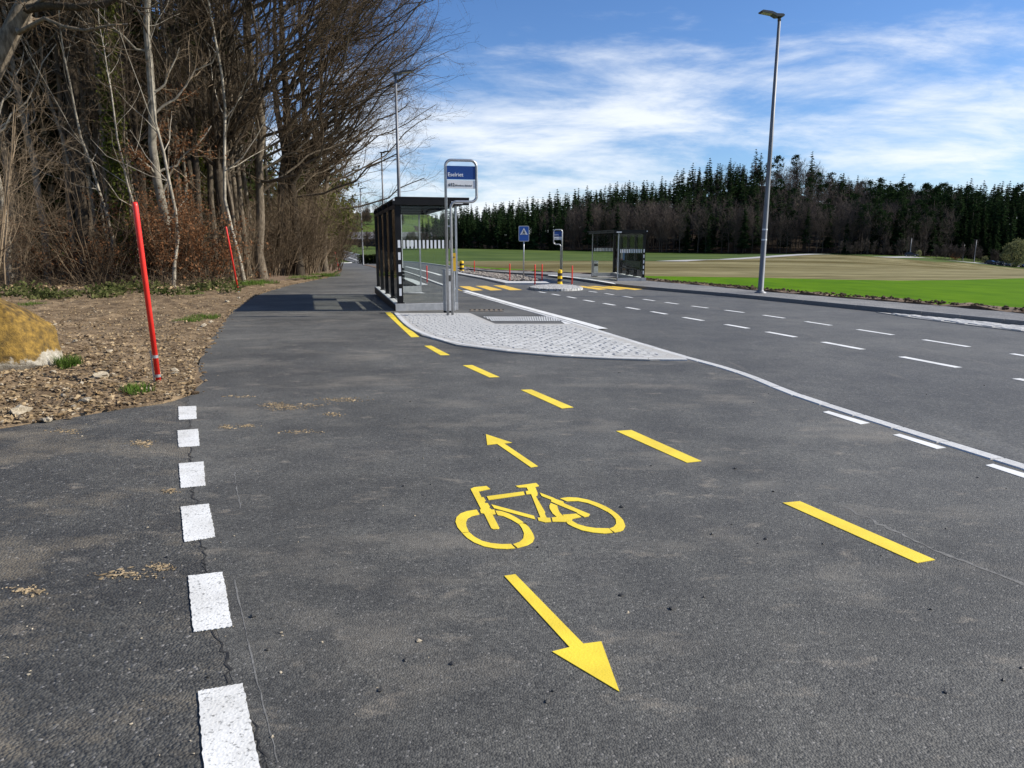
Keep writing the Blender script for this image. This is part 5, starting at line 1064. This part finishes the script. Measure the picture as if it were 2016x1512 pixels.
# spruces standing behind
def spruce(name, label, H, rad, whorls, per, m, group, bare=0.15, quads=9, thing_=True, qs=1.0):
    g = G(); n = whorls * per; z = np.repeat(np.linspace(bare, .985, whorls) * H, per) + RNG.normal(0, .12, n); an = RNG.uniform(0, 6.28, n); f = (1 - z / H)
    L = rad * (f ** .66) * RNG.uniform(.6, 1.2, n) + .09 * rad; s = np.linspace(.12, 1, quads)
    dirx, diry = np.cos(an), np.sin(an); drop = RNG.uniform(.15, .5, n)
    C = np.stack([dirx[:, None] * L[:, None] * s, diry[:, None] * L[:, None] * s, z[:, None] - (drop * L)[:, None] * s ** 1.5 + (L * .12)[:, None] * s ** 4], -1)
    w = (0.16 + .26 * L)[:, None] * (1.05 - s) ** .6 * qs + .05 * L[:, None]
    side = np.stack([-diry, dirx, np.zeros(n)], -1)[:, None] * (w * RNG.uniform(.6, 1.3, (n, quads)))[..., None]; tilt = RNG.normal(0, .35, (n, quads, 1)) * np.array([0, 0, 1]) * w[..., None]
    a = C - side + tilt - np.array([0, 0, 1]) * (w * .35)[..., None]; b = C + side - tilt - np.array([0, 0, 1]) * (w * .35)[..., None]; st = (L / quads)[:, None, None] * 1.5
    fw = np.stack([dirx, diry, -drop], -1)[:, None] * st
    V = np.stack([C - fw * .3, a, C + fw, b], 2).reshape(-1, 3); g.add(V, np.arange(len(V)).reshape(-1, 4))
    tk = G().tube([(0, 0, -.3), (0, 0, H * .5), (0, 0, H)], [H * .0125, H * .008, .02], 6)
    if not thing_: return g, tk
    t = thing(name, label, 'tree', (0, 0, -60), 0, group); tk.obj('trunk', 'bark_dark' if 'near' in m else 'far_bark', t, True); g.obj('crown', m, t)
    return t
spN = [spruce('spruce_tree', 'dark green spruce standing deep inside the wood', 19, 2.6, 44, 8, 'spruce_near', 'spruces inside the wood', .12, 12), spruce('spruce_tree', 'dark green spruce standing deep inside the wood', 21, 2.9, 46, 8, 'spruce_near', 'spruces inside the wood', .22, 12)]
for (u, d) in [(40, 40), (75, 36), (20, 35), (165, 36), (120, 34.5), (255, 37), (340, 41), (385, 45), (140, 38), (225, 40), (285, 39), (410, 43), (485, 47), (-20, 37), (110, 42), (85, 55), (-30, 46), (200, 50), (160, 62), (285, 44), (300, 56), (250, 60), (430, 50), (470, 60), (20, 60), (-80, 55), (505, 70), (140, 70), (60, 70), (600, 80)]:
    x = (u - CX) / F_PX * d; dup(random.choice(spN), (x, d, fz(x, d)), random.uniform(0, 6.28), random.uniform(.8, 1.15))

# bushes at the wood edge
def bush(name, label, stems, h, spec, m, group, leaves=None, spread=.45):
    t = thing(name, label, 'bush', (0, 0, -50), 0, group); a = RNG.uniform(0, 6.28, stems); k = 6; s = np.linspace(0, 1, k)[None, :, None]
    d = np.c_[np.cos(a) * RNG.uniform(.1, spread, stems), np.sin(a) * RNG.uniform(.1, spread, stems), np.ones(stems)]; Lh = h * RNG.uniform(.5, 1.1, stems)
    b = np.c_[np.cos(a), np.sin(a), np.zeros(stems)] * RNG.uniform(.05, .5, stems)[:, None]; q = b[:, None] + d[:, None] * Lh[:, None, None] * s; q = q + np.cumsum(RNG.normal(0, .05, q.shape), 1) * np.array([1, 1, .3]); q[:, 0, 2] = -.1
    R = (.010 + .004 * Lh)[:, None] * np.linspace(1, .35, k)[None]; lv = [(q, R)]; g = G().add(*tubes(q, R, 4))
    for sp in spec: lv.append(grow(lv[-1][0], lv[-1][1], **sp)); g.add(*tubes(*lv[-1], 3))
    g.obj('branches', m, t, True)
    if leaves:
        nl, sz_, mm = leaves; c = np.concatenate([l[0].reshape(-1, 3) for l in lv[1:]]); c = c[c[:, 2] > .25]; c = c[RNG.integers(0, len(c), nl)] + RNG.normal(0, .09, (nl, 3)); G().add(*leaf_quads(c, sz_)).obj('leaves', mm, t)
    return t
bsp = [S(nch=7, t0=.15, t1=1, ang=38, asd=14, ln=.42, lsd=.4, k=4, up=.1, wig=.13, rr=.55, rmin=.007), S(nch=6, t0=.15, t1=1, ang=42, asd=14, ln=.5, lsd=.4, k=3, up=.08, wig=.13, rr=.6, rmin=.0045)]
bA = bush('twig_bush', 'leafless pale twiggy bush at the wood edge', 16, 3.4, bsp, 'twig_pale', 'leafless bushes at the wood edge')
bB = bush('twig_bush', 'leafless brown twiggy bush at the wood edge', 18, 3.0, bsp, 'twig_dark', 'leafless bushes at the wood edge', spread=.6)
bL = bush('beech_bush', 'beech bush full of dry copper brown leaves', 12, 3.2, bsp, 'twig_dark', 'copper leaved beech bushes in the wood', (2900, .055, 'brown_leaf'))
bL2 = bush('beech_bush', 'beech bush full of dry copper brown leaves', 9, 2.4, bsp, 'twig_dark', 'copper leaved beech bushes in the wood', (1300, .05, 'brown_leaf'), .7)
bG = bush('green_bush', 'yellow green ivy bush at the far end of the wood', 10, 3.6, bsp, 'twig_dark', 'green bushes at the end of the wood', (5200, .07, 'ivy'), .5)
for (u, v, d, pr, sc) in [(345, 570, 28.5, bL, .95), (300, 572, 29, bL2, 1.0), (375, 568, 29.5, bL, .85), (330, 0, 31, bL, 1.1), (120, 0, 30, bL2, 1.0), (80, 0, 31, bL2, 1.1), (150, 0, 29, bL2, 1.0), (410, 0, 29.5, bL2, 1.1), (350, 0, 33, bL, 1.25), (540, 0, 42, bL2, 1.1), (250, 0, 29, bL2, .7)]:
    x = (u - CX) / F_PX * d; dup(pr, (x, d, fz(x, d)), random.uniform(0, 6.28), sc)
edge_line = resample([P(-100, 585), P(60, 580), P(200, 575), P(330, 570), P(420, 565), P(480, 560), P(540, 554), P(600, 547), P(640, 541), P(652, 537), P(655, 530), (-19, 60), (-23, 72), (-29, 88), (-36, 105)], 1.35)
for i, (x, y) in enumerate(edge_line):
    for k in range(2 if y > 36 else (1 if i % 3 == 0 else 0)):
        xx = x - random.uniform(.3, 3.5) * (1 if y > 34 else .3); yy = y + random.uniform(0.2, 2.5); far = y > 36
        dup(random.choice([bA, bB, bB]) if far or k else random.choice([bA, bB, bB]), (xx, yy, fz(xx, yy)), random.uniform(0, 6.28), random.uniform(.75, 1.35) * (1.25 if y > 38 else .95))
for (u, d, sc) in [(612, 50, 1.7), (622, 56, 1.8), (612, 60, 2.2), (618, 66, 2.1), (628, 76, 2.0)]:
    x = (u - CX) / F_PX * d; dup(bG, (x, d, fz(x, d)), random.uniform(0, 6.28), sc); 
# bare saplings in front, left corner
bigb = bush('tall_bush', 'tall pale many stemmed hazel bush left of the brown leaved bushes', 12, 6.5, bsp + [S(nch=4, t0=.2, t1=1, ang=42, asd=14, ln=.6, lsd=.4, k=3, up=.08, wig=.13, rr=.6, rmin=.0045)], 'twig_pale', None, None, .38)
for (u, d, sc) in [(-15, 24, .9), (40, 27, .55)]:
    x = (u - CX) / F_PX * d; dup(bigb, (x, d, fz(x, d)), random.uniform(0, 6.28), sc, None, 'tall hazel bushes')
# brambles and low green along the wood edge
C = []
for _ in range(8500):
    u = random.uniform(-40, 470); v = 603 - u * .045 - abs(random.gauss(0, 9)); x, y = P(u, min(v, 600)); a = abs(mnoise.noise(Vector((x * .5, y * .5, 4))))
    if a > .22: C.append((x + random.gauss(0, .15), y + random.gauss(0, .3), tz(x, y) + .12 + random.random() * (.05 + .9 * (a - .1))))
g = G().add(*leaf_quads(np.array(C), .062)); stuff(g.obj('brambles', 'bramble'), 'low green bramble leaves along the foot of the wood', 'brambles')
# dead stems and grass straw in the undergrowth
n = 5200; d = RNG.uniform(25, 60, n); lo = -60; u = RNG.uniform(-60, 1, n); hi = 420 + (d - 25) * 7.2; hi = np.minimum(hi, 655); u = lo + RNG.uniform(0, 1, n) * (hi - lo); x = (u - CX) / F_PX * d
z = T(x, d) + .02; L = RNG.uniform(.4, 2.2, n); di = norm(np.c_[RNG.normal(0, .6, n), RNG.normal(0, .6, n), RNG.uniform(.35, 1.2, n)])
p0 = np.c_[x, d, z]; q = p0[:, None] + di[:, None] * L[:, None, None] * np.linspace(0, 1, 4)[None, :, None]; q[..., 2] -= (RNG.uniform(0, .5, n) * L)[:, None] * np.linspace(0, 1, 4)[None] ** 2; q = q + RNG.normal(0, .03, q.shape)
stuff(G().add(*tubes(q, np.full((n, 4), .006) * np.array([1, .9, .7, .5]), 3)).obj('undergrowth', 'twig_dark', None, True), 'tangle of dead stems and fallen twigs on the forest floor', 'undergrowth')
n = 5000; d = RNG.uniform(24, 60, n); hi = np.minimum(430 + (d - 24) * 7, 655); u = -60 + RNG.uniform(0, 1, n) * (hi + 60); x = (u - CX) / F_PX * d
stuff(G().add(*leaf_quads(np.c_[x, d, T(x, d) + .16 + RNG.uniform(0, .12, n)], .06, flat_=.5)).obj('fallen_leaves', 'dry_leaf'), 'fallen dry leaves covering the forest floor', 'leaves')
for p in PROTO + spN + [bA, bB, bL, bL2, bG, bigb]:
    for c in list(p.children): bpy.data.objects.remove(c)
    bpy.data.objects.remove(p)

# ------------------------------------------------------------------ far wood on the hill
def far_bare(H, name='far_tree', dens=1.0):
    P0, R0 = trunk(H, H * .011, 7, (RNG.normal(0, .03), 0), .12); a = G().add(*tubes(P0, R0, 5)); b = G(); q = (P0, R0)
    for j, sp in enumerate([S(nch=int(22 * dens), t0=.25, t1=.98, ang=42, asd=12, ln=H * .30, lsd=.3, k=4, up=.25, wig=.08, rr=.5, rmin=.05), S(nch=8, t0=.15, t1=1, ang=38, asd=12, ln=.45, lsd=.3, k=3, up=.12, wig=.1, rr=.5, rmin=.03), S(nch=5, t0=.15, t1=1, ang=38, asd=12, ln=.55, lsd=.3, k=2, up=.1, wig=.08, rr=.6, rmin=.022)]):
        q = grow(*q, **sp); (a if j == 0 else b).add(*tubes(*q, 3))
    return a, b
def far_pine(H):
    tk = G().tube([(0, 0, -.3), (RNG.normal(0, .3), 0, H * .5), (RNG.normal(0, .4), 0, H * .97)], [H * .013, H * .010, .05], 6); g = G(); n = 30
    z = H * RNG.uniform(.55, 1.0, n); r = 2.9 * np.sqrt(np.maximum(.05, 1 - ((z / H - .76) / .25) ** 2)); a = RNG.uniform(0, 6.28, n); rr = r * RNG.uniform(.3, 1, n); c = np.c_[np.cos(a) * rr, np.sin(a) * rr, z]
    cc = np.repeat(c, 26, 0) + RNG.normal(0, 1, (n * 26, 3)) * np.array([.62, .62, .32]); g.add(*leaf_quads(cc, .34)); return tk, g
fs = []; FG = {}
def fproto(kind, a, b, bm_, cm_, label, group):
    t = thing({'spruce': 'spruce_tree', 'bare': 'bare_tree', 'pine': 'pine_tree'}[kind], label, 'tree', (0, 0, -80), 0, group); a.obj('trunk', bm_, t, True); b.obj('crown', cm_, t); return t
farp = {'spruce': [], 'bare': [], 'pine': []}; raw = {'spruce': [], 'bare': [], 'pine': []}
for H, rad, bare in ((21, 3.0, .16), (19, 2.9, .1), (22, 2.8, .26)):
    g, tk = spruce('', '', H, rad, 26, 7, 'spruce', None, bare, 4, False, 1.5); raw['spruce'].append((tk, g)); farp['spruce'].append(fproto('spruce', tk, g, 'far_bark', 'spruce', 'dark spruce in the wood on the far hill', 'spruces of the far wood'))
for H, de in ((17, 1), (18, 1.1), (15.5, 1.2)):
    a, b = far_bare(H, dens=de); raw['bare'].append((a, b)); farp['bare'].append(fproto('bare', a, b, 'far_bark', 'far_twig', 'leafless brown tree in the wood on the far hill', 'leafless trees of the far wood'))
for H in (21, 19):
    a, b = far_pine(H); raw['pine'].append((a, b)); farp['pine'].append(fproto('pine', a, b, 'far_bark', 'spruce', 'pine with a bare trunk in the wood on the far hill', 'pines of the far wood'))
front = smooth_line([at(u, v, d)[:2] for u, v, d in ((830, 490, 305), (900, 490, 300), (1000, 491, 297), (1150, 494, 293), (1250, 497, 288), (1400, 500, 284), (1560, 501, 282), (1680, 502, 272), (1760, 503, 268), (1860, 509, 282), (1960, 512, 292), (2060, 518, 296), (2250, 520, 300))], 2)
cand = []
fl_ = resample(front, 2.7)
for row in range(24):
    for (x, y) in fl_:
        if row > 1 and random.random() < .30: continue
        xx, yy = x + random.uniform(-1.9, 1.9), y + 2 + row * 5.1 + random.uniform(-2.2, 2.2); u = CX + xx / yy * F_PX
        if u < 820 or u > 2120: continue
        k = mnoise.noise(Vector((xx * .022, yy * .03, 5)))
        if u < 1110: kind = 'spruce' if random.random() < .93 else 'bare'
        elif u < 1330: kind = ('bare' if (row < 7 and random.random() < .82) else 'spruce')
        elif u < 1480: kind = 'spruce' if random.random() < (.45 if row < 6 else .85) else 'bare'
        elif u < 1700: kind = 'bare' if random.random() < .72 else random.choice(['pine', 'spruce'])
        elif u < 1860: kind = random.choice(['pine', 'bare', 'pine', 'spruce', 'bare'])
        else: kind = 'spruce' if random.random() < .9 else 'pine'
        cand.append((row, xx, yy, kind))
def hscale(u):   # tree height follows the skyline
    return float(np.interp(u, [820, 930, 1100, 1300, 1500, 1600, 1700, 1860, 2016], [.66, .82, .95, 1.0, 1.0, 1.0, 1.0, 1.05, 1.05]))
things_left = 296; cand.sort(key=lambda c: c[0]); rest = {'spruce': [G(), G()], 'bare': [G(), G()], 'pine': [G(), G()]}
for k_ in range(3):
    g, tk = spruce('', '', 21 + k_, 3.0, 15, 5, 'spruce', None, .42, 3, False, 1.7); raw['spruce'][k_] = (tk, g)
    P0, R0 = trunk(17, .18, 5, (RNG.normal(0, .03), 0), .12); a = G().add(*tubes(P0, R0, 4)); b = G(); q = (P0, R0)
    for j, sp in enumerate([S(nch=16, t0=.35, t1=.98, ang=42, asd=12, ln=5.0, lsd=.3, k=3, up=.25, wig=.08, rr=.5, rmin=.05), S(nch=7, t0=.15, t1=1, ang=38, asd=12, ln=.45, lsd=.3, k=2, up=.12, wig=.1, rr=.5, rmin=.035), S(nch=3, t0=.15, t1=1, ang=38, asd=12, ln=.6, lsd=.3, k=2, up=.1, wig=.08, rr=.6, rmin=.026)]): q = grow(*q, **sp); b.add(*tubes(*q, 3))
    raw['bare'][k_] = (a, b)
def gv(g): return np.concatenate(g.V), g.F
RAWV = {k: [(gv(a), gv(b)) for a, b in v] for k, v in raw.items()}
for i, (row, x, y, kind) in enumerate(cand):
    sc = hscale(CX + x / y * F_PX) * random.uniform(.76, 1.08) * (1 + .14 * (random.random() < .07)); rz = random.uniform(0, 6.28); z = tz(x, y) - .2; sc *= .84 if row < 3 else 1.0
    if i < things_left: dup(random.choice(farp[kind]), (x, y, z), rz, (sc, sc, sc * random.uniform(.92, 1.1)))
    else:
        if row > 6 and random.random() < .30: continue
        pr = random.choice(RAWV[kind]); c, s_ = math.cos(rz), math.sin(rz); Rm = np.array([[c, -s_, 0], [s_, c, 0], [0, 0, 1]])
        for gsrc, gd in zip(pr, rest[kind]):
            V, Fs = gsrc; b0 = gd.n; gd.V.append(V @ Rm.T * sc + np.array([x, y, z])); gd.n += len(V)
            for f, mi in Fs: gd.F.append((f + b0, mi))
for kind, (a, b) in rest.items():
    if a.n: stuff(a.obj('far_wood_trunks', 'far_bark'), 'trunks of the deeper ' + kind + ' trees of the far wood', 'wood')
    if b.n: stuff(b.obj('far_wood_crowns', 'far_twig' if kind == 'bare' else 'spruce'), 'crowns of the deeper ' + kind + ' trees of the far wood', 'wood')
print('far trees', len(cand), 'tris', sum(len(p.vertices) - 2 for m in bpy.data.meshes for p in m.polygons))
# forest floor of the far wood
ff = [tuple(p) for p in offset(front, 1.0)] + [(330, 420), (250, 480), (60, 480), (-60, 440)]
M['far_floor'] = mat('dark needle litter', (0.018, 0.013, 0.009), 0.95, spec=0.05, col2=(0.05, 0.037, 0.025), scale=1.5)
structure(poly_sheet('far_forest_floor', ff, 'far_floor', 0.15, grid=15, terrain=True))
# young spruce thicket in front of the wood on the right and shrubs along the far road
for k in range(34):
    u = random.uniform(1862, 2090); d = random.uniform(276, 288); x = (u - CX) / F_PX * d
    dup(random.choice(farp['spruce']), (x, d, tz(x, d) - .3), random.uniform(0, 6.28), random.uniform(.48, .62), 'young dense spruce in the thicket behind the car park', 'young spruces behind the car park')
lowb = [far_bare(5.5, dens=1.3) for _ in range(2)]; lowp = [fproto('bare', a, b, 'far_bark', 'far_twig', 'low leafless bush at the foot of the far wood', 'bushes at the foot of the far wood') for a, b in lowb]
for p in lowp: p.name = 'low_bush'; p['category'] = 'bush'
for k in range(60):
    u = random.uniform(1640, 1960); d = float(np.interp(u, [1640, 1700, 1800, 1960], [262, 262, 262, 272])) + random.uniform(-4, 6); x = (u - CX) / F_PX * d; dup(random.choice(lowp), (x, d, tz(x, d) - .2), random.uniform(0, 6.28), random.uniform(.4, 1.0))
def leafball(name, label, n, r, h, m, sz, loc, cat='bush', stem='far_bark'):
    t = thing(name, label, cat, loc); c = RNG.normal(0, 1, (n, 3)); c = norm(c) * RNG.uniform(.55, 1, n)[:, None] ** .6
    lump = 1 + .25 * np.array([mnoise.noise(Vector(v) * 2.2) for v in c]); c = c * lump[:, None] * np.array([r, r, h / 2]) + np.array([0, 0, h * .55]); G().add(*leaf_quads(c, sz)).obj('crown', m, t)
    g = G(); a = RNG.uniform(0, 6.28, 9); q = np.stack([np.c_[np.cos(a) * r * s * .6, np.sin(a) * r * s * .6, np.full(9, h * s * .8)] for s in (0, .3, .7, 1)], 1); g.add(*tubes(q, np.full((9, 4), .03 * h / 4), 4)); g.obj('trunk', stem, t); return t
p = at(1998, 520, 262); leafball('willow_bush', 'round pale green willow bush beside the parked cars', 2600, 4.6, 9.5, 'willow', .30, (p.x, p.y, tz(p.x, p.y)))
for (u, v, d, r, h, m, lab) in [(1808, 506, 250, 1.0, 2.4, 'willow', 'small yellow green shrub beside the lone driving car'), (1938, 517, 266, 1.2, 2.6, 'willow', 'small yellow flowering shrub left of the parked cars'), (1880, 513, 268, 1.6, 2.8, 'brown_leaf', 'small rust brown shrub at the foot of the spruces')]:
    p = at(u, v, d); leafball('shrub', lab, 420, r, h, m, .16, (p.x, p.y, tz(p.x, p.y)))
p = at(1918, 517, 268); dup(farp['bare'][0], (p.x, p.y, tz(p.x, p.y)), 1, .42, 'small bare tree by the lamp post before the car park', 'leafless trees along the far road')
p = at(1785, 505, 252); dup(farp['bare'][1], (p.x, p.y, tz(p.x, p.y)), 2, .36, 'small forked bare tree above the lone driving car', 'leafless trees along the far road')

# ------------------------------------------------------------------ left hillside: barn, hedges, trees
p = at(672, 507, 165); rt = bare_tree('roadside_tree', 'x', 9.5, .26, [S(nch=24, t0=.30, t1=.95, ang=55, asd=12, ln=4.6, lsd=.25, k=5, up=.3, wig=.08, rr=.5, rmin=.05, taper_len=.3), S(nch=9, t0=.15, t1=1, ang=40, asd=13, ln=.45, lsd=.3, k=4, up=.1, wig=.1, rr=.5, rmin=.03), S(nch=6, t0=.1, t1=1, ang=40, asd=14, ln=.5, lsd=.3, k=3, up=.06, wig=.1, rr=.55, rmin=.018)], 'bark_dark', 'twig_dark', sides=(7, 5, 4, 3, 3))
rt.location = (p.x, p.y, tz(p.x, p.y)); tag(rt, 'round headed bare tree standing beside the far road bend', 'tree')
p = at(676, 506, 178); dup(rt, (p.x, p.y, tz(p.x, p.y)), 1.7, 1.05, 'second round headed bare tree just behind the first one')
def hedge_row(pts, h, w, m, label, n, sz):
    pl = resample(pts, .5); i = RNG.integers(0, len(pl), n); x = pl[i, 0] + RNG.normal(0, w * .35, n); y = pl[i, 1] + RNG.normal(0, w * .35, n); z = T(x, y) + h * RNG.uniform(0, 1, n) ** .7 * np.array([1 + .25 * mnoise.noise(Vector((a * .35, b * .35, 0))) for a, b in zip(x, y)])
    t = thing('hedge', label, 'hedge', (0, 0, 0)); G().add(*leaf_quads(np.c_[x, y, z], sz)).obj('leaves', m, t); q = np.c_[x, y, T(x, y)][:60]; q = np.stack([q, q + np.array([0, 0, h * .6])], 1); G().add(*tubes(q, np.full((60, 2), .03), 3)).obj('stems', 'far_bark', t)
hedge_row([at(714, 512, 96)[:2], at(735, 512, 96)[:2], at(775, 513.5, 95)[:2]], 1.25, 1.0, 'hedge', 'clipped dark green hedge beside the far road', 3800, .12)
p = at(748, 466, 335); t = thing('barn', 'long low dark barn with grey mottled roof on the green hillside', 'barn', (p.x, p.y, tz(p.x, p.y)), 0.06)
G().box(-26, 26, -5, 5, -1, 3.6).obj('wall', 'barn_wall', t)
rf = G().prism([(-6.5, 3.3), (6.5, 3.3), (0, 6.6)], -27.5, 27.5).obj('roof', 'roof_tile', t); rf.rotation_euler = (0, 0, math.pi / 2)
for k in range(7): G().box(-22 + k * 6.5, -19 + k * 6.5, -5.06, -5.003, .2, 2.6).obj('door', 'black_metal', t)
bsh = [far_bare(6, dens=1.5) for _ in range(2)]; bp_ = [fproto('bare', a, b, 'far_bark', 'far_twig', 'leafless thicket bush on the green hillside', 'thickets on the green hillside') for a, b in bsh]
for q in bp_: q.name = 'thicket_bush'; q['category'] = 'bush'
for k in range(46):
    u = random.uniform(712, 860); d = 262 + random.uniform(-5, 5); x = (u - CX) / F_PX * d; dup(random.choice(bp_), (x, d, tz(x, d) - .4), random.uniform(0, 6), random.uniform(.55, 1.05) * (1 - .4 * (u < 722)))
for k in range(34):
    u = random.uniform(640, 800); d = 355 + random.uniform(-6, 6) if u < 705 else 395 + random.uniform(0, 8); x = (u - CX) / F_PX * d; dup(random.choice(bp_), (x, d, tz(x, d) - .4), random.uniform(0, 6), random.uniform(.7, 1.3))
for k in range(60):
    u = random.uniform(600, 880); d = 500 + random.uniform(-12, 25); x = (u - CX) / F_PX * d; dup(random.choice(farp['bare']), (x, d, tz(x, d) - .4), random.uniform(0, 6), random.uniform(.28, .62), 'leafless tree on the ridge of the green hill', 'trees on the green ridge')
for p in farp['spruce'] + farp['bare'] + farp['pine'] + lowp + bp_:
    for c in list(p.children): bpy.data.objects.remove(c)
    bpy.data.objects.remove(p)

# ------------------------------------------------------------------ cars on the far road
def car(label, u, v, d, rz, paint_, group=None):
    p = at(u, v, d); t = thing('parked_car' if group else 'car', label, 'car', (p.x, p.y, tz(p.x, p.y) + .04), rz, group)
    body = [(-2.1, .28), (-2.12, .62), (-2.0, .86), (-1.75, .93), (.85, .93), (1.85, .78), (2.08, .60), (2.1, .30), (1.75, .22), (-1.8, .22)]
    g = G(); n = len(body); V = []
    for y, k in ((-.86, .96), (-.80, 1.0), (.80, 1.0), (.86, .96)): V += [(x * (1 if abs(y) < .83 else .985), y, .22 + (z - .22) * k) for x, z in body]
    F = [(r * n + i, r * n + (i + 1) % n, (r + 1) * n + (i + 1) % n, (r + 1) * n + i) for r in range(3) for i in range(n)]; g.add(V, np.array(F)); g.F.append((np.array([list(range(n))]), 0)); g.F.append((np.array([[3 * n + n - 1 - i for i in range(n)]]), 0)); b = g.obj('body', paint_, t)
    cab = [(-1.85, .931), (-1.45, 1.36), (-.9, 1.46), (.05, 1.44), (.95, .931)]; m_ = len(cab); V = [(x, s * (.78 - .16 * (z - .93) / .5), z) for s in (-1, 1) for x, z in cab]; g = G().add(V, np.array([(i, (i + 1) % m_, m_ + (i + 1) % m_, m_ + i) for i in range(m_)])); g.F.append((np.array([list(range(m_))]), 0)); g.F.append((np.array([[2 * m_ - 1 - i for i in range(m_)]]), 0)); g.obj('window', 'car_glass', t)
    G().box(-1.40, .02, -.60, .60, 1.45, 1.485).obj('roof', paint_, t)
    for sx_ in (-1.32, 1.30):
        for sy_ in (-.84, .84):
            w = G().tube([(sx_, sy_ - .10, .32), (sx_, sy_ + .10, .32)], .32, 14).obj('wheel', 'tyre', t); G().tube([(sx_, sy_ - .105, .32), (sx_, sy_ + .105, .32)], .18, 10).obj('rim', 'steel', w)
    for sy_ in (-.6, .6): G().box(2.02, 2.09, sy_ - .17, sy_ + .17, .58, .70).obj('headlight', 'sign_white', t); G().box(-2.13, -2.06, sy_ - .15, sy_ + .15, .66, .80).obj('tail_light', 'red', t)
    return t
car('lone dark car driving along the far road below the wood', 1793, 507, 244, -.55, 'car_dark')
for k, (u, c, lab) in enumerate([(1952, 'car_dark', 'dark parked car nearest the yellow shrub in the far car park'), (1964, 'car_dark', 'dark parked car between a dark and a silver car'), (1979, 'car_silver', 'silver parked car in the far row of cars'), (1993, 'car_dark', 'dark parked car right of the silver one before the willow bush'), (2006, 'car_blue', 'blue parked car in the far row of cars'), (2022, 'car_dark', 'dark parked car beyond the blue one')]):
    car(lab, u, 521 + k * .8, 262 + k * .6, -1.15 + random.uniform(-.08, .08), c, 'cars parked beside the far road')
